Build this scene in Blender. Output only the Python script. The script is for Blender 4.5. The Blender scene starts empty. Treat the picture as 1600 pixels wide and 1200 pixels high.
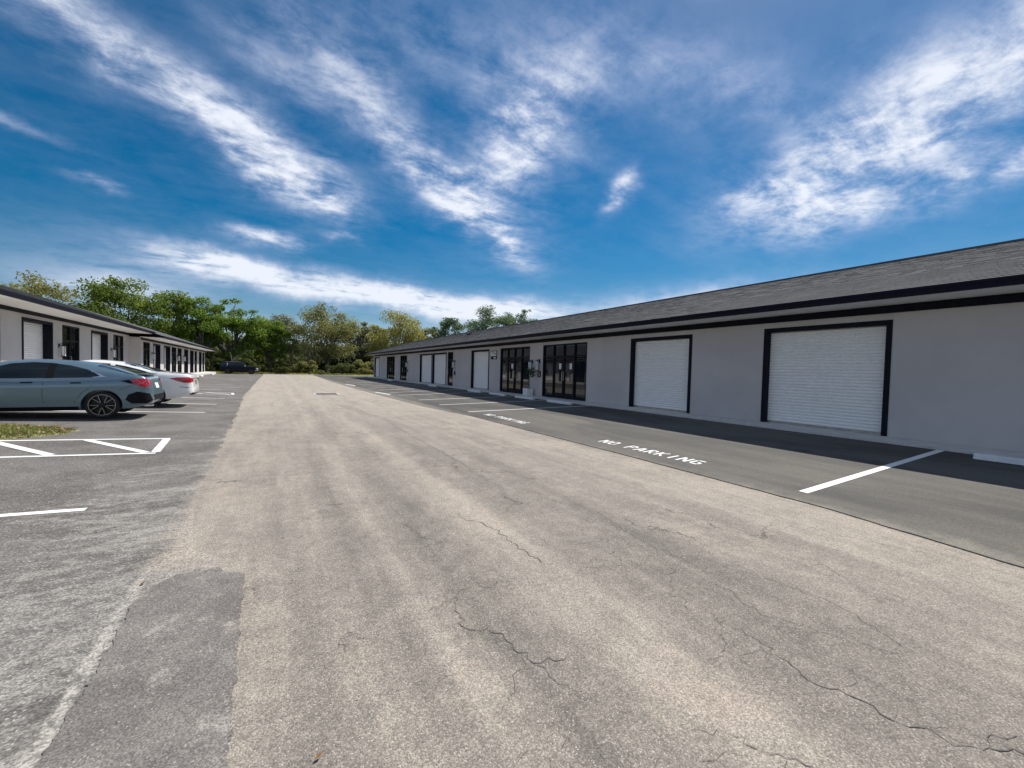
import bpy, bmesh, math, random
import numpy as np
from mathutils import Vector, Matrix
from mathutils.bvhtree import BVHTree

random.seed(7)
SC = bpy.context.scene
COL = SC.collection
R = math.radians

# ------------------------------------------------------------------ camera
CAMH = 1.55
cam_d = bpy.data.cameras.new('camera')
cam = bpy.data.objects.new('camera', cam_d)
COL.objects.link(cam)
cam_d.sensor_width = 36.0
cam_d.lens = 36.0 * 652.0 / 1600.0
cam_d.clip_start = 0.05
cam_d.clip_end = 3000
right = Vector((0.8671, -0.4971, 0.0262)).normalized()
fwd = Vector((0.4978, 0.8668, -0.0302)).normalized()
up = right.cross(fwd).normalized()
right = fwd.cross(up).normalized()
m = Matrix((right, up, -fwd)).transposed().to_4x4()
m.translation = (0, 0, CAMH)
cam.matrix_world = m
SC.camera = cam

# ------------------------------------------------------------------ light
SUNV = Vector((0.69, 0.35, 1.0)).normalized()
SUN_EL = math.asin(SUNV.z)
SUN_AZ = math.atan2(SUNV.x, SUNV.y)
sd = bpy.data.lights.new('sun', 'SUN')
sd.energy = 4.6
sd.angle = R(0.53)
sd.color = (1.0, 0.955, 0.89)
so = bpy.data.objects.new('sun', sd)
COL.objects.link(so)
so.location = SUNV * 60
so.rotation_euler = (-SUNV).to_track_quat('-Z', 'Y').to_euler()

vs = SC.view_settings
vs.view_transform = 'Standard'
vs.look = 'None'
vs.gamma = 1.0
vs.use_curve_mapping = False
vs.exposure = 0.45
SC.cycles.max_bounces = 6
SC.cycles.transparent_max_bounces = 6


# ------------------------------------------------------------------ node helpers
class NT:
    def __init__(s, tree):
        s.t = tree
        s.n = tree.nodes
        s.l = tree.links

    def node(s, typ, **kw):
        n = s.n.new(typ)
        for k, v in kw.items():
            setattr(n, k, v)
        return n

    def put(s, sock, v):
        if isinstance(v, bpy.types.NodeSocket):
            s.l.new(v, sock)
        elif v is not None:
            sock.default_value = v

    def math(s, op, a, b=None, c=None, clamp=False):
        n = s.node('ShaderNodeMath', operation=op, use_clamp=clamp)
        s.put(n.inputs[0], a)
        if b is not None:
            s.put(n.inputs[1], b)
        if c is not None:
            s.put(n.inputs[2], c)
        return n.outputs[0]

    def vmath(s, op, a, b=None):
        n = s.node('ShaderNodeVectorMath', operation=op)
        s.put(n.inputs[0], a)
        if b is not None:
            s.put(n.inputs[1], b)
        return n.outputs[0]

    def mix(s, f, a, b, mode='MIX'):
        n = s.node('ShaderNodeMix', data_type='RGBA', blend_type=mode)
        s.put(n.inputs[0], f)
        for sock, v in ((n.inputs[6], a), (n.inputs[7], b)):
            if isinstance(v, tuple) and len(v) == 3:
                v = v + (1.0,)
            s.put(sock, v)
        return n.outputs[2]

    def noise(s, vec, scale, detail=4.0, rough=0.55, dist=0.0, color=False):
        n = s.node('ShaderNodeTexNoise')
        if vec is not None:
            s.l.new(vec, n.inputs['Vector'])
        n.inputs['Scale'].default_value = scale
        n.inputs['Detail'].default_value = detail
        n.inputs['Roughness'].default_value = rough
        n.inputs['Distortion'].default_value = dist
        return n.outputs['Color' if color else 'Fac']

    def voro(s, vec, scale, feature='F1', out='Color', rnd=1.0):
        n = s.node('ShaderNodeTexVoronoi', feature=feature)
        if vec is not None:
            s.l.new(vec, n.inputs['Vector'])
        n.inputs['Scale'].default_value = scale
        n.inputs['Randomness'].default_value = rnd
        return n.outputs[out]

    def smooth(s, v, lo, hi, a=0.0, b=1.0):
        n = s.node('ShaderNodeMapRange', interpolation_type='SMOOTHSTEP')
        s.put(n.inputs[0], v)
        n.inputs[1].default_value = lo
        n.inputs[2].default_value = hi
        n.inputs[3].default_value = a
        n.inputs[4].default_value = b
        return n.outputs[0]

    def mapping(s, vec, scale=(1, 1, 1), rot=(0, 0, 0), loc=(0, 0, 0)):
        n = s.node('ShaderNodeMapping')
        s.l.new(vec, n.inputs['Vector'])
        n.inputs['Scale'].default_value = scale
        n.inputs['Rotation'].default_value = rot
        n.inputs['Location'].default_value = loc
        return n.outputs[0]

    def bump(s, h, strength=0.3, dist=0.01):
        n = s.node('ShaderNodeBump')
        s.put(n.inputs['Height'], h)
        n.inputs['Strength'].default_value = strength
        n.inputs['Distance'].default_value = dist
        return n.outputs[0]


def material(name):
    mt = bpy.data.materials.new(name)
    mt.use_nodes = True
    t = NT(mt.node_tree)
    b = mt.node_tree.nodes['Principled BSDF']
    return mt, t, b


def pos_of(t):
    return t.node('ShaderNodeNewGeometry').outputs['Position']


def obj_of(t):
    return t.node('ShaderNodeTexCoord').outputs['Object']


def simple(name, col, rough=0.5, metal=0.0, var=0.12, scale=6.0, spec=0.5, coat=0.0, bump=0.0, bscale=60.0):
    """plain surface with slight tonal wear and relief"""
    mt, t, b = material(name)
    p = pos_of(t)
    n = t.noise(p, scale, 5, 0.6)
    k = t.smooth(n, 0.3, 0.7, 1 - var, 1 + var)
    c = t.mix(1.0, tuple(col), t.node('ShaderNodeCombineColor').outputs[0], 'MULTIPLY')
    cc = c.node.inputs[7].links[0].from_node
    for i in range(3):
        t.l.new(k, cc.inputs[i])
    t.l.new(c, b.inputs['Base Color'])
    b.inputs['Roughness'].default_value = rough
    b.inputs['Metallic'].default_value = metal
    b.inputs['Specular IOR Level'].default_value = spec
    b.inputs['Coat Weight'].default_value = coat
    b.inputs['Coat Roughness'].default_value = 0.03
    if bump:
        t.l.new(t.bump(t.noise(p, bscale, 4), bump, 0.004), b.inputs['Normal'])
    return mt


# ------------------------------------------------------------------ sky
W = bpy.data.worlds.new('World')
SC.world = W
W.use_nodes = True
wt = NT(W.node_tree)
bg = W.node_tree.nodes['Background']
sky = wt.node('ShaderNodeTexSky', sky_type='NISHITA')
sky.sun_disc = False
sky.sun_elevation = SUN_EL
sky.sun_rotation = SUN_AZ
sky.altitude = 0
sky.air_density = 1.0
sky.dust_density = 0.35
sky.ozone_density = 3.5
hs = wt.node('ShaderNodeHueSaturation')
hs.inputs['Hue'].default_value = 0.492
hs.inputs['Saturation'].default_value = 1.55
hs.inputs['Value'].default_value = 0.52
wt.l.new(sky.outputs[0], hs.inputs['Color'])
d = wt.node('ShaderNodeTexCoord').outputs['Generated']
sx = wt.node('ShaderNodeSeparateXYZ')
wt.l.new(d, sx.inputs[0])
dx, dy, dz = sx.outputs
wob = wt.node('ShaderNodeSeparateColor')
wt.l.new(wt.noise(d, 7.0, 5, 0.6, color=True), wob.inputs[0])
az = wt.math('ADD', wt.math('MULTIPLY', wt.math('ARCTAN2', dx, dy), 57.2958), wt.math('MULTIPLY_ADD', wob.outputs[0], 7.0, -3.5))
el = wt.math('ADD', wt.math('MULTIPLY', wt.math('ARCSINE', dz), 57.2958), wt.math('MULTIPLY_ADD', wob.outputs[1], 4.4, -2.2))


def patch_mask(a0, e0, ang, sa, sb, w):
    u = wt.math('SUBTRACT', az, a0)
    v = wt.math('SUBTRACT', el, e0)
    c, s_ = math.cos(R(ang)), math.sin(R(ang))
    p = wt.math('ADD', wt.math('MULTIPLY', u, c / sa), wt.math('MULTIPLY', v, s_ / sa))
    q = wt.math('ADD', wt.math('MULTIPLY', u, -s_ / sb), wt.math('MULTIPLY', v, c / sb))
    r2 = wt.math('ADD', wt.math('MULTIPLY', p, p), wt.math('MULTIPLY', q, q))
    return wt.math('MULTIPLY', wt.math('EXPONENT', wt.math('MULTIPLY', r2, -1.0)), w)


CLOUDS = [  # azimuth, elevation, tilt, half-length, half-width, amount
    (-11, 27.2, -17, 9, 2.3, 0.95), (-2, 24.0, -22, 6, 2.8, 1.05), (4.0, 20.6, -16, 6.0, 3.0, 1.30), (-24, 31, -20, 12, 2.6, 0.7),
    (6, 33, -24, 9, 3.0, 0.55), (14, 27.5, -32, 9, 2.8, 0.60), (20, 23.0, -28, 7, 3.0, 1.0), (0, 31, -20, 7, 2.0, .40),
    (28.5, 27.5, 10, 5.5, 6.5, 1.0), (25, 19.5, -24, 7, 2.2, 0.75), (35, 32, 35, 8, 5.0, 0.85), (21, 36.5, 0, 18, 4.0, 0.45),
    (76, 25.5, 17, 14, 5.0, 1.25), (64, 21.5, 22, 8.5, 3.4, 0.95), (67, 17.0, 10, 7, 2.2, 0.75), (83, 19.5, 8, 10, 1.6, 0.9), (58, 20.5, 20, 3, 1.0, .5),
    (-5, 11.0, -6, 7.0, 1.3, 1.0), (-1.2, 14.3, 0, 3.6, 0.9, 1.0), (12, 9.2, -3, 19, 1.5, 1.10), (26, 7.5, -3, 11, 2.0, 0.9),
    (43.4, 23.4, 50, 2.4, 1.5, 1.4), (29.5, 15.8, -35, 4.0, 1.6, 0.85), (52, 8.6, 4, 13, 2.2, 0.95), (57, 32, -35, 9, 3.0, 0.42), (48, 34, -40, 8, 3.4, .36),
    (-15, 16.3, -6, 1.8, .5, .6), (-20, 19.8, -8, 4.0, .5, .6), (8, 15.6, -4, 2.6, .6, .5), (-14, 7.5, -3, 7, 1.8, .7), (5, 4, 0, 40, 1.8, .35),
]
cov = None
for a in CLOUDS:
    k = patch_mask(*a)
    cov = k if cov is None else wt.math('ADD', cov, k)
den = wt.math('ADD', wt.math('MAXIMUM', dz, 0.0), 0.14)
px = wt.math('DIVIDE', dx, den)
py = wt.math('DIVIDE', dy, den)
cb = wt.node('ShaderNodeCombineXYZ')
wt.l.new(px, cb.inputs[0])
wt.l.new(py, cb.inputs[1])
cp = cb.outputs[0]
strk = wt.mapping(cp, (0.55, 1.2, 1), (0, 0, R(-38)))
n1 = wt.noise(strk, 3.6, 12, 0.62, 0.35)
n2 = wt.noise(cp, 8.5, 10, 0.68, 0.25)
n3 = wt.noise(wt.mapping(cp, (1, 1, 1), (0, 0, 0), (5.1, 2.7, 0)), 0.75, 3, 0.5)
# broken cirrus goes on over the unseen sky, thickened there to raise ambient light
inview = wt.math('MULTIPLY', wt.math('MULTIPLY', wt.smooth(az, -34, -24), wt.smooth(az, 96, 84)), wt.smooth(el, 44, 37))
elsewhere = wt.math('MULTIPLY', wt.smooth(n3, 0.32, 0.58), wt.math('SUBTRACT', 1.0, wt.math('MULTIPLY', inview, 0.90)))
cov = wt.math('MINIMUM', wt.math('ADD', cov, elsewhere), 1.25)
fb = wt.math('ADD', wt.math('MULTIPLY', n1, 0.60), wt.math('MULTIPLY', n2, 0.40))
low = wt.math('MULTIPLY', wt.smooth(el, 17, 8), 0.12)
dens = wt.math('MULTIPLY', cov, wt.smooth(wt.math('ADD', fb, low), 0.33, 0.67, 0.07, 1.0))
dens = wt.math('ADD', dens, wt.math('MULTIPLY', wt.smooth(fb, 0.55, 0.75), 0.03))
dens = wt.math('MINIMUM', wt.math('MULTIPLY', dens, 0.88), 0.94)
ccol = wt.mix(wt.smooth(dens, 0.15, 0.9), (4.0, 4.6, 6.4), (6.6, 6.9, 7.6))
fin = wt.mix(dens, hs.outputs[0], ccol)
wt.l.new(fin, bg.inputs['Color'])
bg.inputs['Strength'].default_value = 0.10


# ------------------------------------------------------------------ mesh helpers
class MB:
    def __init__(s):
        s.v = []
        s.f = []

    def quad(s, *pts):
        i = len(s.v)
        s.v += [tuple(p) for p in pts]
        s.f.append(tuple(range(i, i + len(pts))))

    def box(s, x0, x1, y0, y1, z0, z1):
        i = len(s.v)
        s.v += [(x0, y0, z0), (x1, y0, z0), (x1, y1, z0), (x0, y1, z0), (x0, y0, z1), (x1, y0, z1), (x1, y1, z1), (x0, y1, z1)]
        s.f += [tuple(i + k for k in q) for q in ((0, 3, 2, 1), (4, 5, 6, 7), (0, 1, 5, 4), (1, 2, 6, 5), (2, 3, 7, 6), (3, 0, 4, 7))]

    def obox(s, c, ex, ey, ez):
        """oriented box, half-extent vectors"""
        c, ex, ey, ez = Vector(c), Vector(ex), Vector(ey), Vector(ez)
        i = len(s.v)
        for a, b_, e in ((-1, -1, -1), (1, -1, -1), (1, 1, -1), (-1, 1, -1), (-1, -1, 1), (1, -1, 1), (1, 1, 1), (-1, 1, 1)):
            s.v.append(tuple(c + ex * a + ey * b_ + ez * e))
        s.f += [tuple(i + k for k in q) for q in ((0, 3, 2, 1), (4, 5, 6, 7), (0, 1, 5, 4), (1, 2, 6, 5), (2, 3, 7, 6), (3, 0, 4, 7))]

    def prism(s, prof, y0, y1):
        """profile of (x,z), counter-clockwise seen from -y, extruded along y"""
        n = len(prof)
        i = len(s.v)
        s.v += [(x, y0, z) for x, z in prof] + [(x, y1, z) for x, z in prof]
        for k in range(n):
            s.f.append((i + k, i + (k + 1) % n, i + n + (k + 1) % n, i + n + k))
        s.f.append(tuple(i + n - 1 - k for k in range(n)))
        s.f.append(tuple(i + n + k for k in range(n)))

    def tube(s, pts, rads, n=6, cap=True):
        pts = [Vector(p) for p in pts]
        i0 = len(s.v)
        for k, p in enumerate(pts):
            t = (pts[min(k + 1, len(pts) - 1)] - pts[max(k - 1, 0)]).normalized()
            a = t.orthogonal().normalized() if abs(t.z) < 0.95 else Vector((1, 0, 0))
            a = (a - t * a.dot(t)).normalized()
            if abs(t.z) < 0.95:
                a = Vector((0, 0, 1)).cross(t).normalized()
            b_ = t.cross(a)
            for j in range(n):
                w = 2 * math.pi * j / n
                s.v.append(tuple(p + (a * math.cos(w) + b_ * math.sin(w)) * rads[k]))
        for k in range(len(pts) - 1):
            for j in range(n):
                j2 = (j + 1) % n
                s.f.append((i0 + k * n + j, i0 + k * n + j2, i0 + (k + 1) * n + j2, i0 + (k + 1) * n + j))
        if cap:
            s.f.append(tuple(i0 + n - 1 - j for j in range(n)))
            e = i0 + (len(pts) - 1) * n
            s.f.append(tuple(e + j for j in range(n)))

    def lathe(s, prof, n=24, axis='z', c=(0, 0, 0)):
        """profile (r, h) revolved round an axis"""
        i0 = len(s.v)
        for r_, h in prof:
            for j in range(n):
                w = 2 * math.pi * j / n
                a, b_ = r_ * math.cos(w), r_ * math.sin(w)
                p = (a, b_, h) if axis == 'z' else ((a, h, b_) if axis == 'y' else (h, a, b_))
                s.v.append((c[0] + p[0], c[1] + p[1], c[2] + p[2]))
        for k in range(len(prof) - 1):
            for j in range(n):
                j2 = (j + 1) % n
                q = (i0 + k * n + j, i0 + k * n + j2, i0 + (k + 1) * n + j2, i0 + (k + 1) * n + j)
                s.f.append(q if axis != 'y' else q[::-1])

    def build(s, name, mat, parent=None, smooth=False, world=True, bevel=0.0):
        me = bpy.data.meshes.new(name)
        off = Vector((0, 0, 0))
        if parent is not None and world:
            off = wloc(parent)
        me.from_pydata([(x - off.x, y - off.y, z - off.z) for x, y, z in s.v], [], s.f)
        me.update()
        o = bpy.data.objects.new(name, me)
        COL.objects.link(o)
        if mat:
            me.materials.append(mat)
        if parent is not None:
            o.parent = parent
        if smooth:
            me.polygons.foreach_set('use_smooth', [True] * len(me.polygons))
            me.set_sharp_from_angle(angle=R(35))
        if bevel:
            md = o.modifiers.new('bevel', 'BEVEL')
            md.width = bevel
            md.segments = 2
            md.limit_method = 'ANGLE'
        return o


def wloc(o):
    l = Vector(o.location)
    while o.parent is not None:
        o = o.parent
        l += Vector(o.location)
    return l


def tag(o, label=None, cat=None, group=None, kind=None):
    for k, v in (('label', label), ('category', cat), ('group', group), ('kind', kind)):
        if v:
            o[k] = v
    return o


def thing(name, loc, label, cat, group=None, rz=0.0):
    o = bpy.data.objects.new(name, None)
    o.empty_display_size = 0.2
    COL.objects.link(o)
    o.location = loc
    o.rotation_euler = (0, 0, rz)
    return tag(o, label, cat, group)


def copy_obj(o, parent, name=None):
    c = o.copy()
    COL.objects.link(c)
    if parent is not None:
        c.parent = parent
    return c


def np_mesh(name, verts, faces, mat, parent=None, off=None):
    """fast mesh from numpy arrays; faces (n,3) or (n,4)"""
    me = bpy.data.meshes.new(name)
    verts = np.asarray(verts, np.float32)
    if off is not None:
        verts = verts - np.asarray(off, np.float32)
    faces = np.asarray(faces, np.int32)
    k = faces.shape[1]
    me.vertices.add(len(verts))
    me.vertices.foreach_set('co', verts.ravel())
    me.loops.add(faces.size)
    me.loops.foreach_set('vertex_index', faces.ravel())
    me.polygons.add(len(faces))
    me.polygons.foreach_set('loop_start', np.arange(0, faces.size, k, dtype=np.int32))
    me.polygons.foreach_set('loop_total', np.full(len(faces), k, np.int32))
    me.update(calc_edges=True)
    me.shade_flat()
    me.materials.append(mat)
    o = bpy.data.objects.new(name, me)
    COL.objects.link(o)
    if parent is not None:
        o.parent = parent
    return o


# ------------------------------------------------------------------ heights
def interp(x, pts):
    if x <= pts[0][0]:
        return pts[0][1]
    for (a, va), (b, vb) in zip(pts, pts[1:]):
        if x <= b:
            return va + (vb - va) * (x - a) / (b - a)
    return pts[-1][1]


LS, RS = 0.04, 0.045


def lot_l(x, y=0.0):
    f = 1.0 if y < 64 else max(0.0, 1 - (y - 64) / 13)
    return 0.004 + min(0.30, LS * max(0.0, -1.5 - x)) * f


def lot_r(x, y=0.0):
    f = 1.0 if y < 62 else max(0.0, 1 - (y - 62) / 15)
    return 0.012 + min(0.26, RS * max(0.0, x - 5.85)) * f


EDGE_R = [(-14, 5.4), (0.85, 5.52), (2.4, 5.78), (6, 5.86), (12.8, 5.86), (17, 5.45), (24, 5.3), (30, 5.2), (48, 5.3), (62, 5.7), (79, 6.1)]
EDGE_L = [(-14, -.1), (1.9, -.13), (3.6, -.2), (4.3, -.55), (6, -.78), (7.6, -.78), (10, -.85), (13, -.9), (17, -1.0), (23.6, -1.2), (37, -1.22), (54, -1.27), (79, -1.2)]

# ------------------------------------------------------------------ ground materials
def m_road():
    mt, t, b = material('worn_tan_asphalt')
    p = pos_of(t)
    warp = t.vmath('ADD', p, t.vmath('MULTIPLY', t.vmath('SUBTRACT', t.noise(p, 0.35, 4, color=True), (0.5, 0.5, 0.5)), (1.1, 1.1, 0)))
    lane2 = t.noise(t.mapping(p, (1.0, 0.09, 1), loc=(7, 3, 0)), 2.6, 9, 0.70)
    blot = t.noise(p, 1.3, 9, 0.68, 0.3)
    fine = t.noise(p, 7.0, 6, 0.7)
    sy = t.node('ShaderNodeSeparateXYZ')
    t.l.new(p, sy.inputs[0])
    wsep = t.node('ShaderNodeSeparateColor')
    t.l.new(t.noise(t.mapping(p, (1, 0.35, 1)), 2.0, 9, 0.72, color=True), wsep.inputs[0])
    xw = t.math('ADD', sy.outputs[0], t.math('MULTIPLY_ADD', wsep.outputs[0], 0.30, -0.15))
    xw = t.math('DIVIDE', t.math('ADD', xw, 0.4), 6.6)
    ramp = t.node('ShaderNodeValToRGB')
    t.l.new(xw, ramp.inputs[0])
    cr = ramp.color_ramp
    TR = [(-.2, .80), (.12, .50), (.40, .62), (.64, .30), (.76, .48), (.87, .92), (.99, .60), (1.18, .20), (1.45, .40), (1.75, .82), (1.97, 1.0), (2.12, .46),
          (2.6, .22), (3.2, .36), (3.6, .72), (3.9, .46), (4.5, .74), (5.3, .95), (5.8, .72)]
    for i, (xx, v) in enumerate(TR):
        e = cr.elements[i] if i < 2 else cr.elements.new((xx + .4) / 6.6)
        e.position = (xx + .4) / 6.6
    for e, (xx, v) in zip(cr.elements, TR):
        e.color = (v, v, v, 1)
    tracks = t.math('MULTIPLY', t.math('SUBTRACT', ramp.outputs[0], 0.55), t.smooth(sy.outputs[1], 3.0, 13.0, 1.0, 0.30))
    k = t.math('ADD', t.math('MULTIPLY', lane2, 0.45), t.math('ADD', t.math('MULTIPLY', blot, 0.27), t.math('MULTIPLY', fine, 0.28)))
    k = t.smooth(k, 0.36, 0.64)
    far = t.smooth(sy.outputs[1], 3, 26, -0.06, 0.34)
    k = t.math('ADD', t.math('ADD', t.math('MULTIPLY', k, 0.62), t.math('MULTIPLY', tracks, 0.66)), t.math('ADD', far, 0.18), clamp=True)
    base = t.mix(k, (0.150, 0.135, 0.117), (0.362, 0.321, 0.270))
    pk = t.math('MULTIPLY', t.smooth(t.noise(p, 0.6, 6, 0.62), 0.44, 0.66), t.smooth(k, 0.35, 0.8))
    base = t.mix(t.math('MULTIPLY', pk, 0.42), base, (0.39, 0.315, 0.245))
    # exposed aggregate: pale and dark stones
    vc = t.node('ShaderNodeSeparateColor')
    t.l.new(t.voro(p, 135, out='Color'), vc.inputs[0])
    st = t.smooth(vc.outputs[0], 0.15, 0.95, 0.78, 1.19)
    vc2 = t.node('ShaderNodeSeparateColor')
    t.l.new(t.voro(p, 170, out='Color'), vc2.inputs[0])
    st2 = t.smooth(vc2.outputs[1], 0.1, 0.9, 0.78, 1.22)
    stt = t.math('MULTIPLY', st, st2)
    g = t.node('ShaderNodeCombineColor')
    for i in range(3):
        t.l.new(stt, g.inputs[i])
    base = t.mix(1.0, base, g.outputs[0], 'MULTIPLY')
    chip = t.math('MULTIPLY', t.math('GREATER_THAN', vc.outputs[2], 0.965), t.math('LESS_THAN', t.voro(p, 135, out='Distance'), 0.45))
    base = t.mix(t.math('MULTIPLY', chip, 0.55), base, (0.58, 0.53, 0.465))
    pit_dark = t.smooth(t.noise(p, 38, 3, 0.6), 0.66, 0.74, 0.0, 0.6)
    base = t.mix(pit_dark, base, (0.07, 0.062, 0.055))
    # hairline crazing
    cw = t.vmath('ADD', p, t.vmath('MULTIPLY', t.vmath('SUBTRACT', t.noise(p, 2.2, 6, 0.65, color=True), (0.5, 0.5, 0.5)), (1.0, 1.0, 0)))
    ck = t.math('LESS_THAN', t.voro(cw, 0.75, 'DISTANCE_TO_EDGE', 'Distance'), 0.006)
    where = t.smooth(t.noise(p, 0.55, 3), 0.53, 0.60)
    base = t.mix(t.math('MULTIPLY', t.math('MULTIPLY', ck, where), 0.65), base, (0.05, 0.045, 0.04))
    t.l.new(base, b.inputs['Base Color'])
    b.inputs['Roughness'].default_value = 0.92
    b.inputs['Specular IOR Level'].default_value = 0.25
    h = t.math('ADD', t.math('MULTIPLY', t.voro(p, 135, out='Distance'), -0.7), t.noise(p, 22, 5, 0.7))
    t.l.new(t.bump(h, 0.55, 0.006), b.inputs['Normal'])
    return mt


def m_lot_left():
    mt, t, b = material('scuffed_grey_asphalt')
    p = pos_of(t)
    n = t.noise(p, 0.8, 6, 0.6)
    base = t.mix(t.smooth(n, 0.35, 0.65), (0.105, 0.098, 0.089), (0.162, 0.151, 0.138))
    # sandy scuffs dragged round by turning tyres, strongest beside the lane
    rot = t.mapping(p, (0.28, 1.0, 1), (0, 0, R(-20)))
    sc_ = t.noise(rot, 1.5, 9, 0.72, 0.5)
    pt = t.noise(t.mapping(p, (0.6, 1.0, 1), (0, 0, R(-20))), 9.0, 10, 0.78)
    sy = t.node('ShaderNodeSeparateXYZ')
    t.l.new(p, sy.inputs[0])
    near = t.math('ADD', t.smooth(sy.outputs[0], -4.2, -0.9, -0.12, 0.07), t.smooth(sy.outputs[1], 4.5, 11.0, 0.03, -0.05))
    s2 = t.math('ADD', t.math('ADD', t.math('MULTIPLY', sc_, 0.48), t.math('MULTIPLY', pt, 0.52)), near)
    s2 = t.smooth(s2, 0.53, 0.65, 0.0, 0.66)
    base = t.mix(s2, base, (0.315, 0.292, 0.262))
    # lane sand carried over the seam, and a ridge of it along the repair
    en = t.math('MULTIPLY_ADD', t.noise(p, 2.4, 7, 0.68), 0.9, -0.45)
    edge = t.math('MULTIPLY', t.smooth(t.math('ADD', sy.outputs[0], en), -0.95, -0.55), t.smooth(sy.outputs[1], 3.6, 4.2))
    base = t.mix(t.math('MULTIPLY', edge, 0.9), base, (0.345, 0.30, 0.25))
    rn = t.math('MULTIPLY_ADD', t.noise(p, 4.0, 8, 0.72), 0.13, -0.065)
    rd = t.math('ABSOLUTE', t.math('ADD', t.math('ADD', sy.outputs[0], 0.80), rn))
    base = t.mix(t.math('MULTIPLY', t.math('MULTIPLY', t.math('MULTIPLY', t.smooth(rd, 0.045, 0.012), t.smooth(t.noise(p, 9, 6, 0.7), 0.36, 0.55)), t.smooth(sy.outputs[1], 4.3, 3.6)), 0.8), base, (0.37, 0.345, 0.305))
    vc = t.node('ShaderNodeSeparateColor')
    t.l.new(t.voro(p, 115, out='Color'), vc.inputs[0])
    st = t.smooth(vc.outputs[0], 0.1, 0.95, 0.66, 1.34)
    g = t.node('ShaderNodeCombineColor')
    for i in range(3):
        t.l.new(st, g.inputs[i])
    base = t.mix(1.0, base, g.outputs[0], 'MULTIPLY')
    chip = t.math('GREATER_THAN', vc.outputs[1], 0.972)
    base = t.mix(t.math('MULTIPLY', chip, 0.6), base, (0.50, 0.47, 0.43))
    t.l.new(base, b.inputs['Base Color'])
    b.inputs['Roughness'].default_value = 0.9
    b.inputs['Specular IOR Level'].default_value = 0.25
    h = t.math('ADD', t.voro(p, 85, out='Distance'), t.noise(p, 25, 4, 0.7))
    t.l.new(t.bump(h, 0.45, 0.005), b.inputs['Normal'])
    return mt


def m_lot_right():
    mt, t, b = material('sealcoated_asphalt')
    p = pos_of(t)
    n = t.noise(t.mapping(p, (1, 0.25, 1)), 0.9, 8, 0.62, 0.3)
    base = t.mix(t.smooth(n, 0.36, 0.66), (0.066, 0.063, 0.056), (0.118, 0.110, 0.094))
    dust = t.smooth(t.noise(t.mapping(p, (1.0, 0.3, 1)), 2.2, 8, 0.7, 0.6), 0.60, 0.76, 0.0, 0.42)
    base = t.mix(dust, base, (0.22, 0.20, 0.16))
    mk = t.smooth(t.noise(t.mapping(p, (0.35, 1.6, 1), (0, 0, R(30))), 1.7, 5, 0.6), 0.62, 0.72, 0, 0.45)
    base = t.mix(mk, base, (0.045, 0.045, 0.043))
    sy = t.node('ShaderNodeSeparateXYZ')
    t.l.new(p, sy.inputs[0])
    en = t.math('MULTIPLY_ADD', t.noise(p, 3.0, 9, 0.74), 1.3, -0.65)
    sand = t.smooth(t.math('ADD', sy.outputs[0], en), 6.05, 5.55, 0.0, 0.55)
    base = t.mix(sand, base, (0.25, 0.225, 0.185))
    oil = t.smooth(t.noise(t.mapping(p, (0.8, 1.1, 1), loc=(3, 1, 0)), 1.15, 5, 0.6), 0.66, 0.74, 0, 0.55)
    base = t.mix(oil, base, (0.030, 0.029, 0.028))
    vc = t.node('ShaderNodeSeparateColor')
    t.l.new(t.voro(p, 110, out='Color'), vc.inputs[0])
    st = t.smooth(vc.outputs[0], 0.1, 0.95, 0.8, 1.2)
    g = t.node('ShaderNodeCombineColor')
    for i in range(3):
        t.l.new(st, g.inputs[i])
    base = t.mix(1.0, base, g.outputs[0], 'MULTIPLY')
    t.l.new(base, b.inputs['Base Color'])
    b.inputs['Roughness'].default_value = 0.85
    b.inputs['Specular IOR Level'].default_value = 0.25
    t.l.new(t.bump(t.noise(p, 90, 4, 0.7), 0.35, 0.004), b.inputs['Normal'])
    return mt


def m_patch():
    mt, t, b = material('dark_asphalt_repair')
    p = pos_of(t)
    n = t.noise(p, 1.8, 7, 0.65)
    base = t.mix(t.smooth(n, 0.35, 0.7), (0.140, 0.127, 0.116), (0.210, 0.192, 0.174))
    wear = t.smooth(t.noise(p, 3.2, 10, 0.76), 0.53, 0.66, 0, 0.65)
    base = t.mix(wear, base, (0.35, 0.32, 0.285))
    vc = t.node('ShaderNodeSeparateColor')
    t.l.new(t.voro(p, 150, out='Color'), vc.inputs[0])
    st = t.smooth(vc.outputs[0], 0.1, 0.95, 0.72, 1.28)
    g = t.node('ShaderNodeCombineColor')
    for i in range(3):
        t.l.new(st, g.inputs[i])
    base = t.mix(1.0, base, g.outputs[0], 'MULTIPLY')
    base = t.mix(t.math('MULTIPLY', t.math('GREATER_THAN', vc.outputs[1], 0.985), 0.5), base, (0.50, 0.46, 0.42))
    t.l.new(base, b.inputs['Base Color'])
    b.inputs['Roughness'].default_value = 0.92
    b.inputs['Specular IOR Level'].default_value = 0.25
    t.l.new(t.bump(t.math('ADD', t.voro(p, 80, out='Distance'), t.noise(p, 24, 4, 0.7)), 0.5, 0.006), b.inputs['Normal'])
    return mt


def m_ground():
    mt, t, b = material('dry_grass_ground')
    p = pos_of(t)
    n = t.noise(p, 0.35, 7, 0.65)
    base = t.mix(t.smooth(n, 0.38, 0.62), (0.165, 0.155, 0.075), (0.075, 0.100, 0.030))
    base = t.mix(t.smooth(t.noise(p, 3.0, 6, 0.7), 0.55, 0.72, 0, 0.7), base, (0.24, 0.20, 0.13))
    t.l.new(base, b.inputs['Base Color'])
    b.inputs['Roughness'].default_value = 0.95
    t.l.new(t.bump(t.noise(p, 9, 6, 0.7), 0.8, 0.08), b.inputs['Normal'])
    return mt


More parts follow.
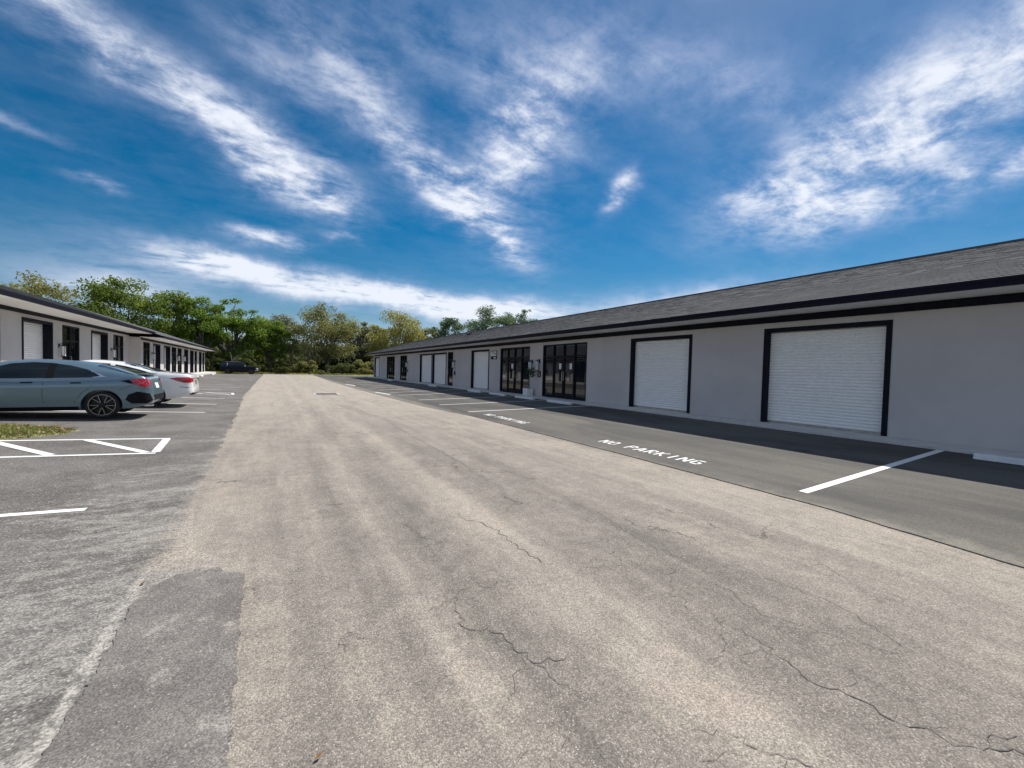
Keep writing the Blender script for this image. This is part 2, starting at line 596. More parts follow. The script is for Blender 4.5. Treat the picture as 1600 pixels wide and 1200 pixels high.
def m_concrete(name, a, c, scale=3.0):
    mt, t, b = material(name)
    p = pos_of(t)
    base = t.mix(t.smooth(t.noise(p, scale, 8, 0.65), 0.32, 0.68), a, c)
    spot = t.smooth(t.noise(p, 40, 3, 0.6), 0.62, 0.72, 0, 0.25)
    base = t.mix(spot, base, tuple(v * 0.55 for v in a))
    t.l.new(base, b.inputs['Base Color'])
    b.inputs['Roughness'].default_value = 0.85
    t.l.new(t.bump(t.noise(p, 70, 5, 0.7), 0.3, 0.003), b.inputs['Normal'])
    return mt


def m_paint():
    mt, t, b = material('worn_white_road_paint')
    p = pos_of(t)
    w = t.smooth(t.noise(p, 26, 6, 0.7), 0.60, 0.72, 0, 0.5)
    base = t.mix(w, (0.74, 0.74, 0.72), (0.38, 0.37, 0.35))
    base = t.mix(t.smooth(t.noise(p, 2.5, 5), 0.4, 0.7, 0, 0.25), base, (0.55, 0.53, 0.48))
    t.l.new(base, b.inputs['Base Color'])
    b.inputs['Roughness'].default_value = 0.75
    t.l.new(t.bump(t.noise(p, 80, 4, 0.7), 0.3, 0.003), b.inputs['Normal'])
    return mt


def m_stucco():
    mt, t, b = material('light_grey_stucco')
    p = pos_of(t)
    base = t.mix(t.smooth(t.noise(p, 0.7, 6, 0.6), 0.35, 0.68), (0.505, 0.475, 0.46), (0.555, 0.525, 0.51))
    stain = t.smooth(t.noise(t.mapping(p, (1.2, 1.2, 0.3)), 1.9, 8, 0.7), 0.60, 0.78, 0, 0.20)
    base = t.mix(stain, base, (0.44, 0.415, 0.395))
    t.l.new(base, b.inputs['Base Color'])
    b.inputs['Roughness'].default_value = 0.9
    b.inputs['Specular IOR Level'].default_value = 0.2
    h = t.math('ADD', t.noise(p, 55, 5, 0.7), t.math('MULTIPLY', t.noise(p, 4, 4), 0.8))
    t.l.new(t.bump(h, 0.35, 0.006), b.inputs['Normal'])
    return mt


def m_shingle():
    mt, t, b = material('charcoal_shingles')
    p = pos_of(t)
    oi = t.node('ShaderNodeObjectInfo').outputs['Random']
    ri = t.node('ShaderNodeNewGeometry').outputs['Random Per Island']
    r_ = t.math('FRACT', t.math('ADD', t.math('MULTIPLY', oi, 3.7), ri))
    base = t.mix(r_, (0.064, 0.066, 0.070), (0.086, 0.088, 0.092))
    big = t.smooth(t.noise(p, 0.9, 5), 0.35, 0.65, 0.85, 1.18)
    gr = t.smooth(t.noise(p, 160, 2, 0.6), 0.3, 0.7, 0.65, 1.35)
    g = t.node('ShaderNodeCombineColor')
    for i in range(3):
        t.l.new(t.math('MULTIPLY', big, gr), g.inputs[i])
    base = t.mix(1.0, base, g.outputs[0], 'MULTIPLY')
    t.l.new(base, b.inputs['Base Color'])
    b.inputs['Roughness'].default_value = 0.9
    b.inputs['Specular IOR Level'].default_value = 0.2
    return mt


def m_glass(name, col=(0.006, 0.008, 0.011), rough=0.02, spec=0.55):
    mt, t, b = material(name)
    p = pos_of(t)
    base = t.mix(t.smooth(t.noise(p, 0.8, 3), 0.3, 0.7), col, tuple(c * 2.2 for c in col))
    t.l.new(base, b.inputs['Base Color'])
    b.inputs['Roughness'].default_value = rough
    b.inputs['Specular IOR Level'].default_value = spec
    t.l.new(t.bump(t.noise(p, 0.9, 2), 0.02, 0.02), b.inputs['Normal'])
    return mt


def m_leaf(name, a, c, tr=0.55):
    mt, t, b = material(name)
    ri = t.node('ShaderNodeNewGeometry').outputs['Random Per Island']
    p = pos_of(t)
    cl = t.noise(p, 0.42, 3, 0.6)
    k = t.math('ADD', t.math('MULTIPLY', ri, 0.45), t.math('MULTIPLY', t.smooth(cl, 0.3, 0.7), 0.55))
    base = t.mix(k, a, c)
    df = t.node('ShaderNodeBsdfDiffuse')
    tl = t.node('ShaderNodeBsdfTranslucent')
    t.l.new(base, df.inputs[0])
    t.l.new(base, tl.inputs[0])
    mx = t.node('ShaderNodeMixShader')
    mx.inputs[0].default_value = tr
    t.l.new(df.outputs[0], mx.inputs[1])
    t.l.new(tl.outputs[0], mx.inputs[2])
    out = mt.node_tree.nodes['Material Output']
    t.l.new(mx.outputs[0], out.inputs[0])
    mt.node_tree.nodes.remove(b)
    return mt


def m_bark(name, a, c):
    mt, t, b = material(name)
    p = pos_of(t)
    n = t.noise(t.mapping(p, (5, 5, 0.8)), 2.0, 7, 0.7)
    t.l.new(t.mix(t.smooth(n, 0.35, 0.65), a, c), b.inputs['Base Color'])
    b.inputs['Roughness'].default_value = 0.95
    t.l.new(t.bump(n, 0.8, 0.05), b.inputs['Normal'])
    return mt


def m_carpaint(name, col, metal, rough=0.28):
    mt, t, b = material(name)
    p = obj_of(t)
    fl = t.voro(p, 900, out='Color')
    k = t.node('ShaderNodeSeparateColor')
    t.l.new(fl, k.inputs[0])
    base = t.mix(t.math('MULTIPLY', k.outputs[0], 0.25), col, tuple(min(1, c * 1.5) for c in col))
    dirt = t.smooth(t.noise(p, 3, 6, 0.65), 0.5, 0.8, 0, 0.12)
    base = t.mix(dirt, base, (0.3, 0.28, 0.25))
    t.l.new(base, b.inputs['Base Color'])
    b.inputs['Metallic'].default_value = metal
    b.inputs['Roughness'].default_value = rough
    b.inputs['Coat Weight'].default_value = 1.0
    b.inputs['Coat Roughness'].default_value = 0.04
    return mt


M = dict(
    road=m_road(), lot_l=m_lot_left(), lot_r=m_lot_right(), patch=m_patch(), ground=m_ground(), paint=m_paint(),
    walk=m_concrete('pale_concrete', (0.50, 0.49, 0.46), (0.62, 0.60, 0.56)),
    stop=m_concrete('painted_concrete', (0.62, 0.63, 0.64), (0.74, 0.74, 0.73)),
    stucco=m_stucco(), shingle=m_shingle(), glass=m_glass('dark_window_glass'),
    trim=simple('black_trim_paint', (0.008, 0.009, 0.016), 0.6, var=0.2, spec=0.12),
    gutter=simple('navy_black_gutter', (0.006, 0.0075, 0.019), 0.5, var=0.15, spec=0.12),
    soffit=simple('white_soffit', (0.84, 0.83, 0.80), 0.7, var=0.05, scale=2),
    curtain=simple('white_door_enamel', (0.88, 0.865, 0.84), 0.5, var=0.015, scale=3),
    frame=simple('black_aluminium', (0.008, 0.008, 0.010), 0.5, var=0.15, spec=0.15),
    frost=simple('frosted_glass', (0.72, 0.75, 0.74), 0.25, var=0.04),
    white=simple('white_plastic', (0.75, 0.75, 0.74), 0.5, var=0.05),
    steel=simple('brushed_steel', (0.45, 0.45, 0.44), 0.35, 0.9, var=0.15),
    rust=simple('rusty_iron', (0.10, 0.055, 0.035), 0.85, 0.2, var=0.4, scale=20, bump=0.4),
    rubber=simple('tyre_rubber', (0.014, 0.014, 0.015), 0.8, var=0.25, scale=14, bump=0.2),
    rim=simple('dark_alloy', (0.016, 0.016, 0.018), 0.35, 0.5, var=0.1),
    rimcut=simple('machined_alloy', (0.55, 0.56, 0.58), 0.22, 1.0, var=0.05),
    black=simple('black_plastic', (0.008, 0.008, 0.010), 0.6, var=0.2, spec=0.15),
    carglass=m_glass('tinted_car_glass', (0.005, 0.009, 0.011), 0.02, 0.4),
    grey=m_carpaint('grey_blue_metallic', (0.118, 0.192, 0.238), 0.40),
    pearl=m_carpaint('pearl_white', (0.88, 0.87, 0.85), 0.0),
    suv=simple('dark_navy_paint', (0.006, 0.007, 0.016), 0.35, var=0.1, spec=0.25),
    red=simple('red_lens', (0.42, 0.012, 0.022), 0.12, var=0.25, scale=14, coat=1.0),
    chrome=simple('chrome', (0.75, 0.76, 0.78), 0.08, 1.0, var=0.02),
    turf=simple('thin_turf', (0.20, 0.18, 0.085), 0.95, var=0.35, scale=8, bump=0.6),
    soil=simple('dark_soil', (0.03, 0.022, 0.015), 0.95, var=0.4, scale=30, bump=0.6),
    bark=m_bark('grey_bark', (0.05, 0.042, 0.034), (0.15, 0.135, 0.115)),
    palebark=m_bark('bleached_wood', (0.14, 0.125, 0.105), (0.30, 0.28, 0.245)),
    palmbark=m_bark('palm_bark', (0.045, 0.032, 0.024), (0.12, 0.085, 0.062)),
    crack=simple('crack_dark', (0.09, 0.081, 0.071), 0.95, var=0.3, scale=30),
)

# ------------------------------------------------------------------ ground sheets
mb = MB()
xs = [-900, -300, -120, -60, -40, -30, -20, -14, -9, -1.5, 5.85, 11.2, 11.7, 16, 24, 32, 45, 60, 120, 300, 900]
ys = [-300, -60, -14, 20, 40, 62, 64, 68, 72, 77, 80, 88, 100, 140, 220, 400, 1200]
def gz(x, y):
    if x < 0:
        return lot_l(x, y) - 0.034
    return lot_r(x, y) - 0.042
for i in range(len(xs) - 1):
    for j in range(len(ys) - 1):
        x0, x1, y0, y1 = xs[i], xs[i + 1], ys[j], ys[j + 1]
        mb.quad((x0, y0, gz(x0, y0)), (x1, y0, gz(x1, y0)), (x1, y1, gz(x1, y1)), (x0, y1, gz(x0, y1)))
tag(mb.build('ground', M['ground']), kind='structure')

mb = MB()
yy = [-14 + k for k in range(0, 95)]
for a, b_ in zip(yy, yy[1:]):
    mb.quad((-2.2, a, 0), (6.6, a, 0), (6.6, b_, 0), (-2.2, b_, 0))
# the old lane lies a few millimetres below the newer lots beside it
tag(mb.build('road', M['road']), kind='structure')

mb = MB()
rj = random.Random(3)
yl = []
y = -14.0
while y < 79.5:
    yl.append(y)
    y += 0.14 if y < 16 else (0.35 if y < 30 else 1.5)
eL = [interp(q, EDGE_L) + rj.uniform(-.05, .05) for q in yl]
eR = [interp(q, EDGE_R) + rj.gauss(0, .005) for q in yl]
for k in range(len(yl) - 1):
    a, b_ = yl[k], yl[k + 1]
    cols_a = [-8.9, -5.0, -1.5, eL[k]]
    cols_b = [-8.9, -5.0, -1.5, eL[k + 1]]
    for c in range(3):
        mb.quad((cols_a[c], a, lot_l(cols_a[c], a)), (cols_a[c + 1], a, lot_l(cols_a[c + 1], a)),
                (cols_b[c + 1], b_, lot_l(cols_b[c + 1], b_)), (cols_b[c], b_, lot_l(cols_b[c], b_)))
tag(mb.build('left_parking_lot', M['lot_l']), kind='structure')
mb = MB()
for k in range(len(yl) - 1):
    a, b_ = yl[k], yl[k + 1]
    ca = [eR[k], 5.9, 8.5, 11.3]
    cb_ = [eR[k + 1], 5.9, 8.5, 11.3]
    if a >= 61:
        ca += [20]
        cb_ += [20]
    for c in range(len(ca) - 1):
        mb.quad((ca[c], a, lot_r(ca[c], a)), (ca[c + 1], a, lot_r(ca[c + 1], a)),
                (cb_[c + 1], b_, lot_r(cb_[c + 1], b_)), (cb_[c], b_, lot_r(cb_[c], b_)))
    mb.quad((eR[k], a, 0.0), (eR[k], a, lot_r(5)), (eR[k + 1], b_, lot_r(5)), (eR[k + 1], b_, 0.0))
tag(mb.build('right_parking_lot', M['lot_r']), kind='structure')

# darker repair strip along the lane, lower left
mb = MB()
poly0 = [(-0.76, -2.0), (-0.14, -2.0), (-0.13, 1.2), (-0.15, 2.4), (-0.17, 3.62), (-0.40, 3.74), (-0.60, 3.80), (-0.69, 3.68), (-0.76, 3.4), (-0.75, 2.8), (-0.77, 2.2), (-0.74, 1.2), (-0.76, -2.0)]
poly = []
rq = random.Random(4)
for (a, b_), (c, e) in zip(poly0, poly0[1:]):
    nn = max(1, int(math.hypot(c - a, e - b_) / .03))
    for k in range(nn):
        poly.append((a + (c - a) * k / nn + rq.gauss(0, .006), b_ + (e - b_) * k / nn + rq.gauss(0, .006)))
mb.quad(*[(x, y, 0.0085) for x, y in poly])
tag(mb.build('asphalt_repair', M['patch']), kind='structure')

# concrete edge and verge at the far end
mb = MB()
mb.box(-1.4, 17.0, 79.4, 80.6, -0.05, 0.055)
tag(mb.build('far_kerb', M['walk']), kind='structure')

# walkways
mb = MB()
mb.prism([(11.15, 0.10), (12.4, 0.10), (12.4, 0.305), (11.15, 0.283)], -12, 59.8)
tag(mb.build('right_walkway', M['walk']), kind='structure')
mb = MB()
mb.prism([(-9.3, 0.05), (-7.5, 0.05), (-7.5, 0.40), (-9.3, 0.43)], 8, 37.6)
mb.prism([(-9.3, 0.05), (-6.85, 0.05), (-6.85, 0.40), (-9.3, 0.432)], 37.6, 71.3)
tag(mb.build('left_walkway', M['walk']), kind='structure')


# ------------------------------------------------------------------ painted markings
def strip(mb, p0, p1, w, zf, up_=0.004):
    p0, p1 = Vector((p0[0], p0[1])), Vector((p1[0], p1[1]))
    dv = (p1 - p0)
    n = max(1, int(dv.length / 0.8))
    nrm = Vector((-dv.y, dv.x)).normalized() * w / 2
    for k in range(n):
        a = p0 + dv * k / n
        c = p0 + dv * (k + 1) / n
        mb.quad(*[(q.x, q.y, zf(q.x, q.y) + up_) for q in (a - nrm, c - nrm, c + nrm, a + nrm)])


for yv in (2.84, 13.55 - .05, 16.55, 19.45, 22.6 + .6, 26.2, 29.2, 32.2, 35.2, 38.2, 41.2, 44.2, 47.2):
    mb = MB()
    a = 13.62 if abs(yv - 13.5) < .1 else yv
    xe = 11.13
    if 10 < yv < 25:
        strip(mb, (6.22, yv + 0.5), (xe, yv - 0.5), 0.10, lot_r)
    elif yv < 10:
        strip(mb, (6.2, yv + 0.02), (xe, yv - 0.04), 0.115, lot_r)
    else:
        strip(mb, (6.3, yv), (xe, yv), 0.10, lot_r)
    tag(mb.build('parking_line', M['paint']), kind='structure')
for xa, ya, xb, yb in ((5.65, 27.2, 5.95, 24.6), (5.7, 40.0, 5.95, 36.5)):
    mb = MB()
    strip(mb, (xa, ya), (xb, yb), 0.18, lot_r)
    tag(mb.build('parking_line', M['paint']), kind='structure')

for yv in (5.87, 16.02, 19.12, 22.3, 29.3, 32.5, 35.7, 48.2, 51.4):
    mb = MB()
    strip(mb, (-7.2, yv - 0.02), (-1.66 if yv < 7 else -1.82, yv), 0.10, lot_l)
    tag(mb.build('parking_line', M['paint']), kind='structure')
for y0, y1 in ((9.05, 10.68), (25.1, 26.4)):
    mb = MB()
    up_ = 0.004
    strip(mb, (-7.0, y1), (-1.78, y1), 0.10, lot_l, up_)
    strip(mb, (-7.0, y0), (-1.70, y0), 0.10, lot_l, up_)
    strip(mb, (-1.72, y0 + .09), (-1.72 - .1, y1 - .09), 0.12, lot_l, up_ + .003)
    strip(mb, (-2.98, y1 - .07), (-1.84, y0 + .07), 0.13, lot_l, up_ + .003)
    strip(mb, (-4.18, y1 - .07), (-2.98, y0 + .07), 0.13, lot_l, up_ + .003)
    strip(mb, (-5.40, y1 - .07), (-4.2, y0 + .07), 0.13, lot_l, up_ + .003)
    tag(mb.build('hatched_parking_marking', M['paint']), kind='structure')

# stencilled NO PARKING: strokes on a 0..1 x 0..1 cell, with stencil bridges
GL = {
    'N': [((.08, 0), (.08, 1)), ((.16, .93), (.84, .07)), ((.92, 0), (.92, 1))],
    'O': [((.10, .12), (.10, .88)), ((.90, .12), (.90, .88)), ((.20, .93), (.80, .93)), ((.20, .07), (.80, .07))],
    'P': [((.10, 0), (.10, 1)), ((.22, .93), (.86, .93)), ((.90, .86), (.90, .56)), ((.22, .48), (.86, .48))],
    'A': [((.04, 0), (.42, .94)), ((.96, 0), (.58, .94)), ((.30, .32), (.70, .32))],
    'R': [((.10, 0), (.10, 1)), ((.22, .93), (.86, .93)), ((.90, .86), (.90, .58)), ((.22, .50), (.82, .50)), ((.50, .42), (.92, 0))],
    'K': [((.10, 0), (.10, 1)), ((.26, .52), (.90, 1)), ((.34, .46), (.94, 0))],
    'I': [((.5, 0), (.5, 1))],
    'G': [((.10, .14), (.10, .86)), ((.18, .93), (.88, .93)), ((.18, .07), (.88, .07)), ((.90, .14), (.90, .42)), ((.56, .46), (.94, .46))],
}
for y_start, y_end, x0, x1 in ((7.08, 4.58, 6.32, 6.62), (12.95, 10.35, 6.32, 6.60)):
    mb = MB()
    word = 'NO PARKING'
    cw = (y_start - y_end) / (len(word) - 0.3)
    for i, ch in enumerate(word):
        if ch == ' ':
            continue
        for (a0, b0), (a1, b1) in GL[ch]:
            q0 = (x0 + b0 * (x1 - x0), y_start - i * cw - a0 * cw * .74)
            q1 = (x0 + b1 * (x1 - x0), y_start - i * cw - a1 * cw * .74)
            vert = abs(b1 - b0) > .5
            strip(mb, q0, q1, 0.048 if vert else 0.044, lot_r, 0.004 + 0.0004 * (GL[ch].index(((a0, b0), (a1, b1)))))
    tag(mb.build('no_parking_lettering', M['paint']), kind='structure')

# ------------------------------------------------------------------ cracks in the lane (thin dark ribbons laid on the asphalt)
rk = random.Random(11)
def crack(mb, pts, w):
    w *= .62
    out = []
    for (a, b_) in zip(pts, pts[1:]):
        a, b_ = Vector(a), Vector(b_)
        n = max(2, int((b_ - a).length / 0.032))
        nr = Vector((-(b_ - a).y, (b_ - a).x)).normalized()
        for k in range(n):
            out.append(a + (b_ - a) * k / n + nr * (rk.gauss(0, 0.013) + .022 * math.sin(k * 1.3 + a.x * 40) * rk.random()))
    out.append(Vector(pts[-1]))
    prev = None
    for k, q in enumerate(out):
        t = out[min(k + 1, len(out) - 1)] - out[max(0, k - 1)]
        nr = Vector((-t.y, t.x)).normalized()
        ww = w * rk.uniform(.25, 1.0) * (1 if 0 < k < len(out) - 1 else .1)
        cur = (q - nr * ww / 2, q + nr * ww / 2)
        if prev:
            mb.quad((prev[0].x, prev[0].y, .003), (cur[0].x, cur[0].y, .003), (cur[1].x, cur[1].y, .003), (prev[1].x, prev[1].y, .003))
        prev = cur


mb = MB()
CR = [
    ([(1.10, 2.61), (1.05, 2.44), (.99, 2.32), (1.03, 2.22), (1.14, 2.20), (1.21, 1.89), (1.22, 1.82), (1.33, 1.76), (1.42, 1.77)], .012),
    ([(1.08, 2.51), (.99, 2.59), (.86, 2.5)], .006), ([(1.12, 2.62), (1.26, 2.72), (1.36, 2.62), (1.5, 2.66)], .006),
    ([(2.45, 1.27), (2.43, 1.11), (2.39, 1.02), (2.47, .94), (2.47, .74), (2.53, .62), (2.57, .52), (2.71, .43), (2.95, .2)], .013),
    ([(2.64, .49), (2.76, .46), (2.89, .41)], .008), ([(2.45, 1.27), (2.52, 1.35), (2.51, 1.46), (2.45, 1.6), (2.54, 1.67)], .007),
    ([(1.83, 3.84), (1.9, 3.55), (1.89, 3.22), (1.92, 2.75)], .014), ([(3.05, 2.99), (2.99, 2.65), (3.03, 2.33)], .008),
    ([(2.48, 1.58), (2.32, 1.45), (2.2, 1.39)], .006), ([(4.0, 1.65), (3.98, 1.6), (3.86, 1.42), (3.9, 1.1)], .007),
    ([(1.78, 1.01), (1.74, .94), (1.85, .87), (1.9, .75)], .009), ([(.99, 1.38), (1.12, 1.33)], .006),
    ([(2.88, 2.27), (2.44, 1.94), (2.5, 1.90), (2.4, 1.75)], .007), ([(2.34, 3.05), (2.53, 2.87), (2.74, 2.93)], .006), ([(2.74, 2.93), (2.47, 2.41), (2.12, 2.59)], .006),
    ([(3.3, 4.4), (3.2, 3.6), (3.05, 2.99)], .006), ([(1.15, 4.1), (1.2, 3.7), (1.35, 3.45)], .008), ([(.35, 4.6), (.7, 4.65)], .008), ([(4.9, 3.0), (4.9, 2.0), (5.2, 1.2)], .007),
    ([(2.9, 1.9), (2.8, 1.5), (2.95, 1.2), (3.1, .9)], .006), ([(3.3, 1.9), (3.4, 1.3), (3.2, .9)], .006),
    ([(1.9, 24), (2.4, 18), (2.94, 12.85), (2.80, 9.58), (2.79, 7.84), (2.72, 5.85)], .018),
    ([(-.1, 15.6), (.46, 15.7), (.75, 15.9), (.98, 14.92), (1.3, 14.8)], .05), ([(1.2, 17.4), (2.5, 17.7)], .03), ([(3.2, 15.8), (4.6, 15.2)], .03), ([(.5, 19.6), (2.2, 19.9)], .03),
    ([(-1.0, 38), (1.5, 37.4), (3.8, 38.2)], .10), ([(1.2, 6.9), (1.9, 6.2), (2.3, 6.9)], .008),
]
for pts, w in CR:
    crack(mb, pts, w)
    a = pts[len(pts) // 2]
    for _ in range(3):
        q = random.choice(pts)
        crack(mb, [q, (q[0] + rk.uniform(-.35, .35), q[1] + rk.uniform(-.35, .35))], w * .5)
tag(mb.build('pavement_cracks', M['crack']), kind='stuff')

# fallen leaves, chips and grit on the asphalt
leafm = m_leaf('dry_leaf', (0.10, 0.055, 0.025), (0.30, 0.15, 0.06), 0.1)
vs_, fs_ = [], []
rl = random.Random(5)
spots = [(2.54, 6.12), (-.77, 3.73), (.17, 1.75), (-3.1, 11.6)] + [(rl.uniform(-3, 6.3), 1.2 + rl.random() ** 1.6 * 14) for _ in range(46)]
for i, (x, y) in enumerate(spots):
    big = i < 4
    s_ = (.05, .022, .018, .03)[i] if big else rl.uniform(.004, .011)
    z = max(0.012, lot_l(x, y) + .008 if x < 0 else 0, lot_r(x, y) + .006 if x > 5.4 else 0)
    w = rl.uniform(0, 6.28)
    c, s2 = math.cos(w), math.sin(w)
    k = len(vs_)
    for u, v, h in ((-1, 0, 0), (-.2, .45, .18), (1, 0, .25), (-.1, -.45, .2)):
        vs_.append((x + s_ * (u * c - v * s2), y + s_ * (u * s2 + v * c), z + h * s_))
    fs_ += [(k, k + 2, k + 1), (k, k + 3, k + 2)]
tag(np_mesh('fallen_leaves', vs_, fs_, leafm), kind='stuff')


# ------------------------------------------------------------------ buildings
class Facade:
    """s runs along world Y, d outward from the wall"""
    def __init__(f, xw, sg, root):
        f.xw, f.sg, f.root = xw, sg, root

    def box(f, mb, s0, s1, d0, d1, z0, z1):
        xa, xb = f.xw + f.sg * d0, f.xw + f.sg * d1
        mb.box(min(xa, xb), max(xa, xb), min(s0, s1), max(s0, s1), z0, z1)

    def quad(f, mb, pts):
        mb.quad(*[(f.xw + f.sg * d_, s, z) for s, d_, z in pts])


def wall_with_holes(f, s0, s1, zb, zt, holes, depth, thick):
    """front skin cut round the openings, reveals lining each one"""
    mb = MB()
    ss = sorted({s0, s1, *[h[0] for h in holes], *[h[1] for h in holes]})
    zs = sorted({zb, zt, *[h[3] for h in holes]})
    for a, b_ in zip(ss, ss[1:]):
        mid = (a + b_) / 2
        hz = [h[3] for h in holes if h[0] < mid < h[1]]
        for c, e in zip(zs, zs[1:]):
            if hz and (c + e) / 2 < hz[0]:
                continue
            f.quad(mb, [(a, 0, c), (b_, 0, c), (b_, 0, e), (a, 0, e)])
    for h0, h1, _, ht in holes:
        f.quad(mb, [(h0, 0, zb), (h0, -depth, zb), (h0, -depth, ht), (h0, 0, ht)])
        f.quad(mb, [(h1, 0, zb), (h1, -depth, zb), (h1, -depth, ht), (h1, 0, ht)])
        f.quad(mb, [(h0, 0, ht), (h1, 0, ht), (h1, -depth, ht), (h0, -depth, ht)])
        f.quad(mb, [(h0, -depth, zb), (h1, -depth, zb), (h1, -depth, ht), (h0, -depth, ht)])
    f.quad(mb, [(s0, 0, zb), (s0, 0, zt), (s0, -thick, zt), (s0, -thick, zb)])
    f.quad(mb, [(s1, 0, zb), (s1, 0, zt), (s1, -thick, zt), (s1, -thick, zb)])
    f.quad(mb, [(s0, -thick, zb), (s1, -thick, zb), (s1, -thick, zt), (s0, -thick, zt)])
    return mb.build('wall', M['stucco'], f.root)


SLAT = {}


def roll_door(f, s0, s1, zb, zt, fine=True, lock=None):
    """steel roll-up door: black trim and lined jambs, curtain of curved slats"""
    tw, rev = 0.11, (0.38 if f.sg > 0 else 0.22)
    mb = MB()
    f.box(mb, s0, s0 + tw, -rev, 0.022, zb, zt)
    f.box(mb, s1 - tw, s1, -rev, 0.022, zb, zt)
    f.box(mb, s0 + tw, s1 - tw, -rev, 0.022, zt - tw, zt)
    fr = mb.build('roll_door', M['trim'], f.root, bevel=0.006)
    n = 31
    a, b_, h = s0 + tw - 0.02, s1 - tw + 0.02, (zt - tw - zb - 0.05) / n
    prof = [(-0.004, 0.0), (0.020, 0.13), (0.027, 0.45), (0.022, 0.74), (0.010, 0.86), (-0.004, 0.92)]
    base = -0.30 if f.sg > 0 else -0.16
    key = (round(b_ - a, 2), f.sg, round(h, 4))
    if fine:
        if key not in SLAT:
            mb = MB()
            L = (b_ - a) / 2
            pr = [(f.sg * (q[0]), q[1] * h) for q in prof] + [(f.sg * -0.004, h), (f.sg * -0.018, h), (f.sg * -0.018, 0.0)]
            mb.prism(pr, -L, L)
            me = bpy.data.meshes.new('slat')
            me.from_pydata(mb.v, [], mb.f)
            me.materials.append(M['curtain'])
            SLAT[key] = me
        for k in range(n):
            o = bpy.data.objects.new('slat', SLAT[key])
            COL.objects.link(o)
            o.parent = fr
            o.location = Vector((f.xw + f.sg * base, (a + b_) / 2, zb + 0.05 + k * h)) - wloc(fr)
    else:
        mb = MB()
        pr = []
        for k in range(n):
            for q in prof[:-1]:
                pr.append((f.xw + f.sg * (base + q[0]), zb + 0.05 + (k + q[1]) * h))
        pr.append((f.xw + f.sg * base, zb + 0.05 + n * h))
        pr += [(f.xw + f.sg * (base - .03), zb + 0.05 + n * h), (f.xw + f.sg * (base - .03), zb + .05)]
        mb.prism(pr, a, b_)
        o = mb.build('curtain', M['curtain'], fr)
    mb = MB()
    f.box(mb, a, b_, base - 0.01, base + 0.035, zb + 0.004, zb + 0.052)
    mb.build('bottom_bar', M['steel'], fr)
    if lock is not None:
        mb = MB()
        f.box(mb, lock - .07, lock + .07, base + .03, base + .06, zb + 1.12, zb + 1.20)
        f.box(mb, lock - .02, lock + .02, base + .06, base + .075, zb + 1.10, zb + 1.22)
        mb.build('slide_bolt', M['steel'], fr)
    return fr


def storefront(f, s0, s1, zb, zt, bays, doors=(), notices=()):
    """aluminium storefront: frame, mullions, transom, one pane per cell, door leaves with pull bars"""
    fw = 0.065
    mb = MB()
    f.box(mb, s0, s0 + fw + .02, -.16, -.02, zb, zt)
    f.box(mb, s1 - fw - .02, s1, -.16, -.02, zb, zt)
    f.box(mb, s0 + fw + .02, s1 - fw - .02, -.16, -.02, zt - fw, zt)
    f.box(mb, s0 + fw + .02, s1 - fw - .02, -.16, -.02, zb, zb + .10)
    root = mb.build('storefront_window', M['frame'], f.root)
    w = (s1 - s0 - 2 * fw - .04) / bays
    a0 = s0 + fw + .02
    tz = zb + 2.02
    for k in range(1, bays):
        mb = MB()
        f.box(mb, a0 + k * w - .03, a0 + k * w + .03, -.155, -.025, zb + .10, zt - fw)
        mb.build('mullion', M['frame'], root)
    mb = MB()
    for k in range(bays):
        f.box(mb, a0 + k * w + (.03 if k else 0), a0 + (k + 1) * w - (.03 if k < bays - 1 else 0), -.15, -.03, tz, tz + .06)
    mb.build('transom', M['frame'], root)
    for k in range(bays):
        p0 = a0 + k * w + (.03 if k else 0)
        p1 = a0 + (k + 1) * w - (.03 if k < bays - 1 else 0)
        mb = MB()
        f.box(mb, p0, p1, -.10, -.088, tz + .06, zt - fw)
        mb.build('pane', M['glass'], root)
        mb = MB()
        if k in doors:
            st = .07
            f.box(mb, p0 + st, p1 - st, -.086, -.074, zb + .26, tz - .07)
            mb.build('pane', M['glass'], root)
            mb = MB()
            f.box(mb, p0, p0 + st, -.11, -.045, zb + .10, tz)
            f.box(mb, p1 - st, p1, -.11, -.045, zb + .10, tz)
            f.box(mb, p0 + st, p1 - st, -.11, -.045, zb + .10, zb + .26)
            f.box(mb, p0 + st, p1 - st, -.11, -.045, tz - .07, tz)
            mb.build('door', M['frame'], root)
            mb = MB()
            hs_ = p1 - st / 2 if k == doors[0] else p0 + st / 2
            hx = f.xw + f.sg * .02
            mb.tube([(f.xw - f.sg * .045, hs_, zb + .85), (hx, hs_, zb + .87), (hx, hs_, zb + 1.28), (f.xw - f.sg * .045, hs_, zb + 1.30)], [.014] * 4, 8)
            mb.build('pull_handle', M['steel'], root)
            if k in notices:
                mb = MB()
                c = (p0 + p1) / 2 - .1
                f.box(mb, c - .09, c + .09, -.072, -.069, zb + 1.42, zb + 1.70)
                mb.build('notice', M['white'], root)
        else:
            f.box(mb, p0, p1, -.10, -.088, zb + .10, tz)
            mb.build('pane', M['glass'], root)
    return root


def single_door(f, s0, s1, zb, zt):
    return storefront(f, s0, s1, zb, zt, 1, (0,))


